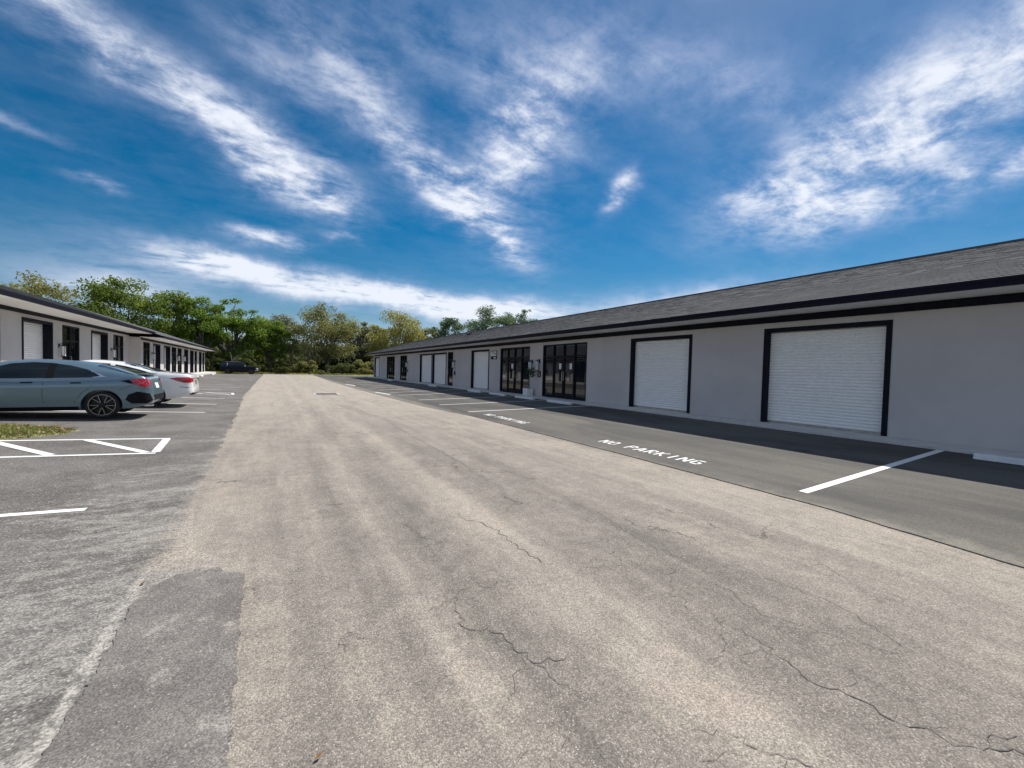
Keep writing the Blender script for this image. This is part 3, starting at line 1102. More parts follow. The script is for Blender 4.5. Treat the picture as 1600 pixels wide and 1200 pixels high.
# ---- right building
XW, ZB, ZT = 12.1, 0.30, 3.25
rb = thing('commercial_building', (XW, 24, ZB), 'long grey single-storey unit block on the right with shingled roof and white roll-up doors', 'building')
fr_ = Facade(XW, -1, rb)
DT = 2.94
doors_r = [(3.93, 6.76, True), (9.10, 11.84, True), (24.08, 26.86, True), (31.72, 35.10, False), (35.24, 38.65, False), (56.0, 58.95, False), (-4.2, -1.4, True)]
glz = [(14.45, 17.95), (19.20, 22.60), (30.30, 31.45), (43.1, 45.75), (48.1, 51.9)]
holes = [(a, b_, ZB, DT) for a, b_, _ in doors_r] + [(a, b_, ZB, DT) for a, b_ in glz]
wall_with_holes(fr_, -12, 59.5, ZB, ZT, holes, 0.24, 9.6)
for a, b_, fine in doors_r:
    roll_door(fr_, a, b_, ZB, DT, fine)
storefront(fr_, 14.45, 17.95, ZB, DT, 4, (1, 2), (1, 2))
storefront(fr_, 19.20, 22.60, ZB, DT, 4, (1, 2), (2,))
single_door(fr_, 30.30, 31.45, ZB, DT)
storefront(fr_, 43.1, 45.75, ZB, DT, 3, (1,))
storefront(fr_, 48.1, 51.9, ZB, DT, 4, (1, 2))
# black band under the soffit
mb = MB()
fr_.box(mb, -12, 59.5, 0.003, 0.028, 3.09, 3.249)
mb.build('trim_band', M['trim'], rb)
XE, ZE = 11.14, 3.30
mb = MB()
mb.box(XE, XW, -12, 59.5, ZE - .03, ZE - .005)
mb.box(XE, XW + 9.6, 59.5, 60.5, ZE - .03, ZE - .005)
mb.build('soffit', M['soffit'], rb)
# K-profile gutter
gp = [(XE, ZE - .03), (XE, ZE + .12), (XE - .125, ZE + .12), (XE - .125, ZE + .085), (XE - .10, ZE + .03), (XE - .085, ZE - .03)]
mb = MB()
mb.prism(gp[::-1], -12, 60.55)
mb.box(XE, XW + 9.6, 60.5, 60.62, ZE - .03, ZE + .12)
mb.build('gutter', M['gutter'], rb)
SL = 0.335
XR = 16.25
ang = math.atan(SL)
rz = lambda x: ZE + .125 + SL * (x - XE + .04)
YE = 60.55
mb = MB()
x0 = XE - .04
yr = YE - (XR - x0)
mb.quad((x0, -12, rz(x0)), (XR, -12, rz(XR)), (XR, yr, rz(XR)), (x0, YE, rz(x0)))
xb = 2 * XR - x0
mb.quad((XR, -12, rz(XR)), (xb, -12, rz(x0)), (xb, YE, rz(x0)), (XR, yr, rz(XR)))
mb.quad((x0, YE, rz(x0)), (XR, yr, rz(XR)), (xb, YE, rz(x0)))
mb.quad((x0, -12, rz(x0)), (xb, -12, rz(x0)), (XR, -12, rz(XR)))
roof = mb.build('roof', M['shingle'], rb)

# shingles: overlapping tabs with a proud lower edge
def shingle_verts(x, y, wd, ln, lift, sg=1, slope=SL, z0=0.0):
    c, s_ = 1 / math.hypot(1, slope), slope / math.hypot(1, slope)
    up_ = Vector((c * sg, 0, s_))
    nr = Vector((-s_ * sg, 0, c))
    p = Vector((x, y, z0))
    a = p + nr * lift
    b_ = p + up_ * ln + nr * 0.002
    e = Vector((0, wd, 0))
    return [a, a + e, b_ + e, b_, p, p + e]


SF = [(0, 1, 2, 3), (4, 5, 1, 0), (4, 0, 3), (5, 2, 1)]
near_s, V, Fq = [], [], []
rs = random.Random(21)
exp = 0.145
ncourse = int((XR - x0) / math.cos(ang) / exp)
for c in range(ncourse):
    xc = x0 + c * exp * math.cos(ang)
    ymax = YE - (xc - x0) - 0.1
    y = -4.0 + (c % 3) * .11 + rs.uniform(0, .05)
    while y < ymax - .33:
        wd = rs.choice((.22, .28, .33, .33))
        lf = rs.uniform(.010, .017)
        if c < 16 and 2.0 < y < 8.0 and len(near_s) < 298:
            near_s.append((xc, y, wd, lf))
        else:
            k = len(V)
            q = shingle_verts(xc, y + .003, wd - .006, exp + .03, lf, 1, SL, rz(xc) + .002)
            V += [tuple(p) for p in q]
            Fq += [(k, k + 1, k + 2, k + 3), (k + 4, k + 5, k + 1, k)]
        y += wd
off = wloc(rb)
o = np_mesh('shingle', V, Fq, M['shingle'], rb, off)
tag(o, kind='stuff')
SH = {}
for xc, y, wd, lf in near_s:
    if wd not in SH:
        q = shingle_verts(0, 0, wd - .006, exp + .03, .014)
        me = bpy.data.meshes.new('shingle')
        me.from_pydata([tuple(p) for p in q], [], SF)
        me.materials.append(M['shingle'])
        SH[wd] = me
    o = bpy.data.objects.new('shingle', SH[wd])
    COL.objects.link(o)
    o.parent = rb
    o.location = Vector((xc, y + .003, rz(xc) + .002)) - off
mb = MB()
mb.tube([(XR, -12, rz(XR) + .005), (XR, yr, rz(XR) + .005), (x0 + .1, YE - .1, rz(x0) + .02)], [.06, .06, .05], 6)
mb.build('ridge_cap', M['shingle'], rb)
for vx, vy in ((14.6, 33.0),):
    mb = MB()
    mb.box(vx - .15, vx + .15, vy - .25, vy + .25, rz(vx) - .04, rz(vx) + .09)
    mb.build('roof_vent', M['trim'], rb)

# ---- left building: near block and a far block that steps forward
XN, XF = -8.6, -8.0
lb = thing('commercial_building', (XN, 40, 0.42), 'grey unit block on the left whose far half steps forward, behind the parked cars', 'building')
fn, ff = Facade(XN, 1, lb), Facade(XF, 1, lb)
NB, NT_, FB, FT = 0.43, 3.50, 0.432, 3.26
nd = [(23.97, 26.64, True, 24.27), (31.24, 33.86, True, None), (14.0, 16.7, False, None)]
ng = [(27.63, 29.70), (34.9, 36.97), (20.4, 22.5), (10, 12)]
ndt = 3.20
wall_with_holes(fn, 8, 38.2, NB, NT_, [(a, b_, NB, ndt) for a, b_, _, _ in nd] + [(a, b_, NB, ndt) for a, b_ in ng], .40, 9)
for a, b_, fine, lk in nd:
    roll_door(fn, a, b_, NB, ndt, fine, lk)
storefront(fn, 27.63, 29.70, NB, ndt, 2, (0,), (0,))
storefront(fn, 34.9, 36.97, NB, ndt, 2, (0,))
storefront(fn, 20.4, 22.5, NB, ndt, 2, (1,))
storefront(fn, 10, 12, NB, ndt, 2, (0,))
fd = [(41.75, 44.05), (45.4, 47.85), (54.7, 57.0), (58.3, 60.6), (64.8, 66.9)]
fg = [(38.9, 40.8), (48.55, 50.7), (51.3, 53.45), (61.4, 63.3), (67.75, 69.5)]
fdt = 2.98
wall_with_holes(ff, 38.2, 70.0, FB, FT, [(a, b_, FB, fdt) for a, b_ in fd + fg], .40, 9)
for a, b_ in fd:
    roll_door(ff, a, b_, FB, fdt, False)
for a, b_ in fg:
    storefront(ff, a, b_, FB, fdt, 2, (0,))
mb = MB()
fn.box(mb, 8, 38.197, .003, .028, 3.34, NT_ - .001)
ff.box(mb, 38.2, 70.0, .003, .028, 3.09, FT - .001)
mb.build('trim_band', M['trim'], lb)
GN, GF = -7.27, -6.80
SLL = (NT_ - FT) / (GF - GN)
mb = MB()
mb.box(XN, GN, 8, 38.0, NT_ + .002, NT_ + .03)
mb.build('soffit', M['soffit'], lb)
mb = MB()
mb.box(XF, GF, 38.0, 70.0, FT + .002, FT + .03)
mb.box(XF - 9, GF, 70.003, 71.0, FT + .002, FT + .03)
mb.build('soffit', M['soffit'], lb)
mb = MB()
for g, z, a, b_ in ((GN, NT_ + .03, 8, 38.0), (GF, FT + .03, 37.85, 71.0)):
    gq = [(g, z - .03), (g + .085, z - .03), (g + .10, z + .03), (g + .125, z + .085), (g + .125, z + .12), (g, z + .12)]
    mb.prism(gq, a, b_)
mb.box(GN, GF, 37.9, 38.0, FT + .03, FT + .15)
mb.build('gutter', M['gutter'], lb)
lz = lambda x: NT_ + .155 + .335 * (GN - x)
XRL = -12.4
mb = MB()
xg = GF + .04
zf = FT + .155
yrl = 71.0 - (xg - XRL)
mb.quad((GN + .04, 8, lz(GN) - .01), (GN + .04, 38.0, lz(GN) - .01), (XRL, 38.0, lz(XRL)), (XRL, 8, lz(XRL)))
mb.quad((xg, 37.85, zf), (xg, 71.0, zf), (XRL, yrl, lz(XRL)), (XRL, 38.0, lz(XRL)))
mb.quad((xg, 71.0, zf), (2 * XRL - xg, 71.0, zf), (XRL, yrl, lz(XRL)))
mb.quad((XRL, 8, lz(XRL)), (XRL, yrl, lz(XRL)), (2 * XRL - xg, 71.0, zf), (2 * XRL - xg, 8, zf))
mb.quad((GN + .04, 8, lz(GN)), (XRL, 8, lz(XRL)), (2 * XRL - xg, 8, zf))
mb.build('roof', M['shingle'], lb)
V, Fq = [], []
for c in range(int((GN - XRL) / .137)):
    xc = GN + .04 - c * .137
    y = 12.0 + (c % 3) * .11
    while y < 37.6:
        wd = rs.choice((.28, .33, .40))
        k = len(V)
        V += [tuple(p) for p in shingle_verts(xc, y, wd - .006, .175, rs.uniform(.010, .016), -1, .335, lz(xc) + .002)]
        Fq += [(k, k + 3, k + 2, k + 1), (k + 4, k, k + 1, k + 5)]
        y += wd
o = np_mesh('shingle', V, Fq, M['shingle'], lb, wloc(lb))
tag(o, kind='stuff')


# ------------------------------------------------------------------ wall lanterns, plaques, sign
def lantern(f, s, zc, label, group='black cylinder wall lanterns'):
    x = f.xw
    t = thing('wall_lantern', (x, s, zc), label, 'wall lamp', group)
    sg = f.sg
    mb = MB()
    f.box(mb, s - .05, s + .05, 0.0015, .025, zc + .16, zc + .34)
    mb.tube([(x + sg * .02, s, zc + .27), (x + sg * .09, s, zc + .34), (x + sg * .16, s, zc + .27)], [.016] * 3, 6)
    mb.build('bracket', M['frame'], t)
    cx = x + sg * .16
    mb = MB()
    mb.lathe([(0, .0), (.078, 0), (.078, .46), (0, .46)], 16, 'z', (cx, s, zc - .23))
    mb.build('glass_tube', M['frost'], t, True)
    mb = MB()
    mb.lathe([(0, .29), (.03, .28), (.105, .25), (.105, .225), (0, .225)], 16, 'z', (cx, s, zc))
    mb.build('cap', M['frame'], t, True)
    mb = MB()
    mb.lathe([(0, -.225), (.095, -.228), (.095, -.26), (0, -.27)], 16, 'z', (cx, s, zc))
    mb.build('base', M['frame'], t, True)
    for k in range(4):
        w = math.pi / 4 + k * math.pi / 2
        px_, py_ = cx + .085 * math.cos(w), s + .085 * math.sin(w)
        mb = MB()
        mb.box(px_ - .005, px_ + .005, py_ - .005, py_ + .005, zc - .24, zc + .24)
        mb.build('bar', M['frame'], t)
    return t


SEG = {'0': 'abcdef', '1': 'bc', '4': 'fgbc', '7': 'abc', '8': 'abcdefg', '9': 'abcdfg'}
SEGP = {'a': ((0, 1), (1, 1)), 'b': ((1, 1), (1, .5)), 'c': ((1, .5), (1, 0)), 'd': ((0, 0), (1, 0)), 'e': ((0, .5), (0, 0)), 'f': ((0, 1), (0, .5)), 'g': ((0, .5), (1, .5))}


def digits(f, mb, text, s_left, z0, w, h, th, gap, d0, d1, dirn):
    """dirn: +1 if reading direction runs along +s"""
    for i, ch in enumerate(text):
        for k in SEG[ch]:
            (a, b_), (c, e) = SEGP[k]
            sa = s_left + dirn * (i * (w + gap) + a * w)
            sb = s_left + dirn * (i * (w + gap) + c * w)
            za, zb_ = z0 + b_ * h, z0 + e * h
            f.box(mb, min(sa, sb) - th / 2, max(sa, sb) + th / 2, d0, d1, min(za, zb_) - th / 2, max(za, zb_) + th / 2)


def plaque(f, s, zc, text, label, dirn):
    t = thing('number_plaque', (f.xw, s, zc), label, 'number plaque', 'black unit number plaques')
    mb = MB()
    f.box(mb, s - .15, s + .15, .0015, .022, zc - .15, zc + .15)
    mb.build('plate', M['frame'], t, bevel=.012)
    if text:
        mb = MB()
        digits(f, mb, text, s - dirn * .05, zc - .085, .10, .17, .026, .03, .022, .026, dirn)
        mb.build('digit', M['white'], t)
    return t


lantern(fr_, 18.92, 1.86, 'left one of the two black lanterns on the pier above the white planter')
lantern(fr_, 18.22, 1.88, 'right one of the two black lanterns on the pier above the white planter')
plaque(fr_, 18.92, 1.42, '8', 'black number plaque under the left lantern of the pier with the planter', -1)
plaque(fr_, 18.22, 1.44, '9', 'black number plaque under the right lantern of the pier with the planter', -1)
lantern(fr_, 29.9, 1.95, 'black lantern right of the single glass door on the right block')
plaque(fr_, 29.9, 1.30, '', 'black plaque under the lantern beside the single glass door', -1)
lantern(fr_, 42.75, 1.95, 'farthest black lantern on the right block beside a three-bay storefront')
plaque(fr_, 42.75, 1.35, '', 'farthest black plaque on the right block beside a three-bay storefront', -1)
lantern(fn, 27.25, 1.95, 'black lantern left of the nearest storefront of the left block, above the grey car')
plaque(fn, 27.25, 1.38, '', 'black plaque under the lantern above the grey car roof', 1)
lantern(fn, 34.45, 2.0, 'black lantern left of the last storefront before the step in the left block')
lantern(ff, 41.3, 1.95, 'black lantern beside the first storefront past the step in the left block')
lantern(ff, 51.0, 1.95, 'black lantern between two neighbouring far storefronts of the left block')
lantern(ff, 54.1, 1.95, 'farthest black lantern on the left block')

t = thing('address_sign', (XW, 23.42, 2.5), 'black framed address sign between a roll-up door and a storefront on the right block', 'sign')
mb = MB()
fr_.box(mb, 23.02, 23.82, .0015, .03, 2.28, 2.82)
mb.build('board', M['frame'], t, bevel=.008)
mb = MB()
fr_.box(mb, 23.07, 23.77, .03, .036, 2.48, 2.77)
mb.build('panel', M['soffit'], t)
mb = MB()
digits(fr_, mb, '744', 23.66, 2.53, .12, .18, .03, .09, .036, .041, -1)
mb.build('digit', M['frame'], t)
mb = MB()
fr_.box(mb, 23.12, 23.42, .03, .036, 2.33, 2.40)
mb.build('strip', M['soffit'], t)

# planter with a thin-stemmed plant
t = thing('potted_plant', (11.72, 18.75, .295), 'thin-stemmed plant in a square white planter between the two glass storefronts', 'potted plant')
mb = MB()
mb.prism([(11.58, .295), (11.90, .295), (11.92, .68), (11.56, .68)], 18.50, 18.98)
pot = mb.build('pot', M['white'], t, bevel=.01)
mb = MB()
mb.box(11.60, 11.88, 18.53, 18.95, .68, .70)
mb.build('soil', M['soil'], t)
mb = MB()
mb.tube([(11.74, 18.66, .68), (11.77, 18.58, .95), (11.73, 18.62, 1.2), (11.77, 18.56, 1.5)], [.018, .017, .015, .012], 6)
mb.tube([(11.74, 18.85, .68), (11.70, 19.0, .82), (11.72, 19.12, .86)], [.014, .011, .008], 6)
mb.build('stem', M['bark'], t)
plm = m_leaf('pot_plant_leaf', (0.03, 0.07, 0.03), (0.08, 0.15, 0.06), .3)
rp = random.Random(2)
for k in range(34):
    mb = MB()
    a = rp.uniform(0, 6.28)
    e = rp.uniform(-.3, 1.0)
    L_ = rp.uniform(.24, .42)
    b0 = Vector((11.76, 18.565, 1.40 + rp.uniform(0, .25)))
    dv = Vector((math.cos(a) * .5, math.sin(a), e)).normalized()
    sd_ = dv.cross(Vector((0, 0, 1)))
    sd_ = sd_.normalized() * .030
    p1 = b0 + dv * L_ * .55
    p2 = b0 + dv * L_ + Vector((0, 0, -.07))
    mb.quad(b0, p1 - sd_, p2)
    mb.quad(b0, p2, p1 + sd_)
    mb.build('leaf', plm, t)

# ------------------------------------------------------------------ wheel stops, drain, pole
def wheel_stop(x, y, L_, zf, label, grp):
    z = zf(x, y) + .002
    mb = MB()
    mb.prism([(-.085, 0), (.085, 0), (.06, .085), (.035, .10), (-.035, .10), (-.06, .085)], -L_ / 2, L_ / 2)
    o = mb.build('wheel_stop', M['stop'], None, bevel=.006)
    o.location = (x, y, z)
    tag(o, label, 'wheel stop', grp)


G1 = 'white concrete wheel stops along the right walkway'
for y, L_, lb_ in ((1.42, 1.70, 'nearest white wheel stop, at the right edge by the plain grey wall'),
                   (14.55, 1.65, 'white wheel stop right in front of the glass storefront nearest the camera'),
                   (17.40, 1.65, 'white wheel stop just right of the white planter, in front of the pier'),
                   (20.25, 1.75, 'white wheel stop in front of the glass storefront left of the planter'),
                   (23.25, 1.75, 'white wheel stop under the address sign'),
                   (31.0, 1.65, 'white wheel stop in front of the single glass door'),
                   (44.4, 1.65, 'farthest white wheel stop along the right block')):
    wheel_stop(10.72, y, L_, lot_r, lb_, G1)
G2 = 'white concrete wheel stops along the left walkway'
for x, y, lb_ in ((-6.35, 50.0, 'white wheel stop nearest the white car, at the left walkway'), (-6.35, 53.2, 'second white wheel stop past the white car along the left walkway'), (-6.3, 62.0, 'farthest white wheel stop at the end of the left walkway')):
    wheel_stop(x, y, 1.7, lot_l, lb_, G2)

t = thing('drain_grate', (2.63, 25.4, 0), 'rusty rectangular drain grate set in the middle of the lane', 'drain')
mb = MB()
for a in ((1.98, 2.08, 24.75, 26.05), (3.18, 3.28, 24.75, 26.05), (2.08, 3.18, 24.75, 24.87), (2.08, 3.18, 25.93, 26.05)):
    mb.box(*a, -.02, .022)
mb.build('rim', M['walk'], t)
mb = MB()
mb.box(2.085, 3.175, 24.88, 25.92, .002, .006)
mb.build('pit_dark', M['black'], t)  # flat black sheet paints the dark hollow below the bars
for k in range(14):
    mb = MB()
    mb.box(2.12 + k * .077, 2.155 + k * .077, 24.88, 25.92, .008, .02)
    mb.build('bar', M['rust'], t)


# ------------------------------------------------------------------ cars
def cubic(x, pts):
    """monotone-ish smooth interpolation"""
    xs_ = [p[0] for p in pts]
    ys_ = [p[1] for p in pts]
    n = len(xs_)
    if x <= xs_[0]:
        return ys_[0]
    if x >= xs_[-1]:
        return ys_[-1]
    dl = [(ys_[i + 1] - ys_[i]) / (xs_[i + 1] - xs_[i]) for i in range(n - 1)]
    mm = [dl[0]] + [0.0 if dl[i - 1] * dl[i] <= 0 else 2 * dl[i - 1] * dl[i] / (dl[i - 1] + dl[i]) for i in range(1, n - 1)] + [dl[-1]]
    for i in range(n - 1):
        if x <= xs_[i + 1]:
            h = xs_[i + 1] - xs_[i]
            t_ = (x - xs_[i]) / h
            return (ys_[i] * (1 + 2 * t_) * (1 - t_) ** 2 + h * mm[i] * t_ * (1 - t_) ** 2
                    + ys_[i + 1] * t_ * t_ * (3 - 2 * t_) + h * mm[i + 1] * t_ * t_ * (t_ - 1))


class Car:
    def __init__(c, name, loc, rz, label, paint, L, top, bot, wid, belt, axles, rw, tumble=.62, arch=1.12, cat='car'):
        c.root = thing(name, loc, label, cat, rz=rz)
        c.L, c.W = L, max(p[1] for p in wid)
        n = 84
        st = sorted({round(L * (0.5 - 0.5 * math.cos(math.pi * k / n)), 4) for k in range(n + 1)} | {0.02, 0.05, .08, L - .02, L - .05})
        rows = []
        for x in st:
            zt, zb, w, bl = cubic(x, top), cubic(x, bot), cubic(x, wid), cubic(x, belt)
            zs = min(bl, zt - .035)
            zs = max(zs, zb + .05)
            h = zt - zs
            w2 = .955 * w
            hh = zs - zb
            e = max(.42 * w2, w2 - tumble * h)
            half = [(0, zb), (.75 * w, zb), (.92 * w, zb + .02), (.975 * w, zb + .16 * hh), (.99 * w, zb + .34 * hh), (.985 * w, zb + .52 * hh),
                    (w, zb + .74 * hh), (.992 * w, zb + .86 * hh), (w2, zs),
                    (w2 - .48 * (w2 - e), zs + .44 * h), (e, zs + .84 * h), (e * .90, zs + .925 * h), (e * .62, zs + .975 * h), (e * .3, zs + .995 * h), (0, zt)]
            rows.append([(x, y, z) for y, z in half] + [(x, -y, z) for y, z in half[-2:0:-1]])
        k = len(rows[0])
        v = [p for r_ in rows for p in r_]
        fs = []
        for i in range(len(rows) - 1):
            for j in range(k):
                j2 = (j + 1) % k
                fs.append((i * k + j, i * k + j2, (i + 1) * k + j2, (i + 1) * k + j))
        fs.append(tuple(range(k))[::-1])
        fs.append(tuple((len(rows) - 1) * k + j for j in range(k)))
        me = bpy.data.meshes.new('body')
        me.from_pydata(v, [], fs)
        bm = bmesh.new()
        bm.from_mesh(me)
        bmesh.ops.recalc_face_normals(bm, faces=bm.faces)
        c.bvh = BVHTree.FromBMesh(bm)
        bm.to_mesh(me)
        bm.free()
        body = bpy.data.objects.new('body', me)
        COL.objects.link(body)
        # wheel arches
        cm = MB()
        for ax in axles:
            for sg in (1, -1):
                i0 = len(cm.v)
                nn = 40
                for yv in (sg * (c.W - .30), sg * (c.W + .3)):
                    for q in range(nn):
                        w = 2 * math.pi * q / nn
                        cm.v.append((ax + rw * arch * math.cos(w), yv, rw + rw * arch * math.sin(w)))
                for q in range(nn):
                    q2 = (q + 1) % nn
                    cm.f.append((i0 + q, i0 + q2, i0 + nn + q2, i0 + nn + q))
                cm.f.append(tuple(i0 + q for q in range(nn))[::-1])
                cm.f.append(tuple(i0 + nn + q for q in range(nn)))
        cut = cm.build('cutter', None)
        bm = bmesh.new()
        bm.from_mesh(cut.data)
        bmesh.ops.recalc_face_normals(bm, faces=bm.faces)
        bm.to_mesh(cut.data)
        bm.free()
        md = body.modifiers.new('arch', 'BOOLEAN')
        md.object = cut
        md.solver = 'EXACT'
        dg = bpy.context.evaluated_depsgraph_get()
        me2 = bpy.data.meshes.new_from_object(body.evaluated_get(dg))
        body.modifiers.clear()
        body.data = me2
        bpy.data.objects.remove(cut)
        me2.name = 'body'
        me2.materials.clear()
        me2.materials.append(paint)
        me2.polygons.foreach_set('use_smooth', [True] * len(me2.polygons))
        me2.set_sharp_from_angle(angle=R(42))
        body.parent = c.root
        c.body = body
        c.paint = paint
        c.axles, c.rw = axles, rw

    def patch(c, name, poly, axis, mat, off=.004, parent=None, step=.06, side=1):
        """outline laid on the body skin from one side, edges turned in"""
        bm = bmesh.new()
        vs_ = [bm.verts.new((u, v, 0)) for u, v in poly]
        bm.faces.new(vs_)
        us, vv = [p[0] for p in poly], [p[1] for p in poly]
        for lo, hi, ax in ((min(us), max(us), 0), (min(vv), max(vv), 1)):
            q = lo + step
            while q < hi:
                pc = (q, 0, 0) if ax == 0 else (0, q, 0)
                pn = (1, 0, 0) if ax == 0 else (0, 1, 0)
                bmesh.ops.bisect_plane(bm, geom=bm.verts[:] + bm.edges[:] + bm.faces[:], plane_co=pc, plane_no=pn)
                q += step
        bmesh.ops.triangulate(bm, faces=bm.faces)
        hits = {}
        for v in bm.verts:
            u, w = v.co.x, v.co.y
            if axis == 'side':
                o_, d_ = Vector((u, side * 3, w)), Vector((0, -side, 0))
            elif axis == 'rear':
                o_, d_ = Vector((-3, u, w)), Vector((1, 0, 0))
            elif axis == 'front':
                o_, d_ = Vector((c.L + 3, u, w)), Vector((-1, 0, 0))
            elif axis == 'corner':
                dd = Vector((1, -side, 0)).normalized()
                tt = Vector((1, side, 0)).normalized()
                o_, d_ = Vector((0, side * c.W, w)) + tt * u - dd * 2, dd
            else:
                o_, d_ = Vector((u, w, 4)), Vector((0, 0, -1))
            h, n_, _, _ = c.bvh.ray_cast(o_, d_)
            if h is None:
                h, n_, _, _ = c.bvh.find_nearest(o_ + d_ * 2.2)
            if n_.dot(d_) > 0:
                n_ = -n_
            hits[v] = (h, n_)
        bnd = [e for e in bm.edges if e.is_boundary]
        for v, (h, n_) in hits.items():
            v.co = h + n_ * off
        ret = bmesh.ops.extrude_edge_only(bm, edges=bnd)
        inv = {}
        for v in ret['geom']:
            if isinstance(v, bmesh.types.BMVert):
                best = min(hits.items(), key=lambda it: (it[0].co - v.co).length_squared)
                inv[v] = best[1]
        for v, (h, n_) in inv.items():
            v.co = h - n_ * .004
        bmesh.ops.recalc_face_normals(bm, faces=bm.faces)
        me = bpy.data.meshes.new(name)
        bm.to_mesh(me)
        bm.free()
        me.polygons.foreach_set('use_smooth', [True] * len(me.polygons))
        me.set_sharp_from_angle(angle=R(40))
        me.materials.append(mat)
        o = bpy.data.objects.new(name, me)
        COL.objects.link(o)
        o.parent = parent or c.root
        return o

    def seam(c, pts, axis='side', w=.007, side=1, mat=None):
        for a, b_ in zip(pts, pts[1:]):
            a, b_ = Vector(a), Vector(b_)
            nr = Vector((-(b_ - a).y, (b_ - a).x)).normalized() * w / 2
            c.patch('panel_gap', [tuple(a - nr), tuple(b_ - nr), tuple(b_ + nr), tuple(a + nr)], axis, mat or M['black'], .0015, side=side, step=.12)

    def wheels(c, spokes=10, rim=M['rim'], cutm=M['rimcut'], width=.215, rimr=.70):
        r_ = c.rw
        tm = rm = None
        for ax in c.axles:
            for sg in (1, -1):
                wl = bpy.data.objects.new('wheel', None)
                COL.objects.link(wl)
                wl.parent = c.root
                wl.location = (ax, sg * (c.W - width / 2 - .02), r_)
                wl.rotation_euler = (0, 0, 0 if sg > 0 else math.pi)
                if tm is None:
                    h = width / 2
                    mb = MB()
                    mb.lathe([(r_ * rimr, -h * .9), (r_ * .93, -h), (r_ * .985, -h * .8), (r_, -h * .4), (r_, h * .4), (r_ * .985, h * .8), (r_ * .93, h), (r_ * rimr * 1.03, h * .94), (r_ * rimr, h * .86)], 40, 'y')
                    o1 = mb.build('tyre', M['rubber'], None, True)
                    tm = o1.data
                    mb = MB()
                    R_ = r_ * rimr
                    mb.lathe([(0, h * .1), (R_ * .95, h * .0), (R_ * .96, h * .82), (R_ * 1.01, h * .90), (R_ * 1.01, h * .70)], 40, 'y')
                    mb.lathe([(0, h * .80), (R_ * .12, h * .79), (R_ * .19, h * .7), (R_ * .2, h * .1)], 24, 'y')
                    o2 = mb.build('rim', rim, None, True)
                    rm = o2.data
                    rm.materials.append(cutm)
                    mb = MB()
                    for k in range(spokes):
                        w = 2 * math.pi * k / spokes
                        rd = Vector((math.cos(w), 0, math.sin(w)))
                        tg = Vector((-math.sin(w), 0, math.cos(w)))
                        mb.obox(rd * R_ * .56 + Vector((0, h * .58, 0)) + tg * R_ * .05 * (1 if k % 2 else -1), rd * R_ * .41, tg * R_ * .045, Vector((0, h * .14, 0)))
                    o3 = mb.build('spokes', rim, None, bevel=.004)
                    sm = o3.data
                    mb = MB()
                    for k in range(spokes):
                        w = 2 * math.pi * k / spokes
                        rd = Vector((math.cos(w), 0, math.sin(w)))
                        tg = Vector((-math.sin(w), 0, math.cos(w)))
                        mb.obox(rd * R_ * .60 + Vector((0, h * .735, 0)) + tg * R_ * (.05 * (1 if k % 2 else -1) + .028), rd * R_ * .34, tg * R_ * .012, Vector((0, h * .012, 0)))
                    mb.lathe([(R_ * .985, h * .905), (R_ * 1.012, h * .905), (R_ * 1.012, h * .89)], 40, 'y')
                    o4 = mb.build('rim_edge', cutm, None)
                    em = o4.data
                    parts = [(o1, 'tyre'), (o2, 'rim'), (o3, 'spokes'), (o4, 'rim_edge')]
                    for o, _ in parts:
                        o.parent = wl
                        o['_t'] = 1
                        del o['_t']
                else:
                    for o, nm in parts:
                        q = o.copy()
                        COL.objects.link(q)
                        q.parent = wl

    def boxpart(c, name, mat, boxes, bevel=.004, parent=None):
        mb = MB()
        for b_ in boxes:
            mb.box(*b_)
        o = mb.build(name, mat, None, bevel=bevel)
        o.parent = parent or c.root
        return o


# grey hatchback: tail towards the lane (world +X), nose towards the left block
gx, gy = -2.70, 14.78
g = Car('parked_car', (gx, gy, lot_l(-4.6, gy)), math.pi, 'grey-blue hatchback parked nearest the camera beside the grass patch', M['grey'], 4.52,
        [(0, .56), (.03, .70), (.07, .84), (.12, .98), (.2, 1.05), (.35, 1.09), (.6, 1.17), (1.0, 1.295), (1.5, 1.395), (2.1, 1.43), (2.6, 1.395), (3.0, 1.27), (3.45, 1.04), (4.0, .93), (4.35, .80), (4.48, .64), (4.52, .52)],
        [(0, .42), (.08, .33), (.3, .26), (.6, .21), (1.2, .19), (3.7, .19), (4.3, .21), (4.52, .34)],
        [(0, .56), (.05, .68), (.15, .79), (.35, .865), (.7, .90), (3.6, .90), (4.1, .87), (4.4, .74), (4.52, .50)],
        [(0, .93), (.35, 1.01), (1.0, .985), (2.0, .945), (3.3, .91), (4.0, .84), (4.52, .6)], (.94, 3.64), .33, arch=1.15)
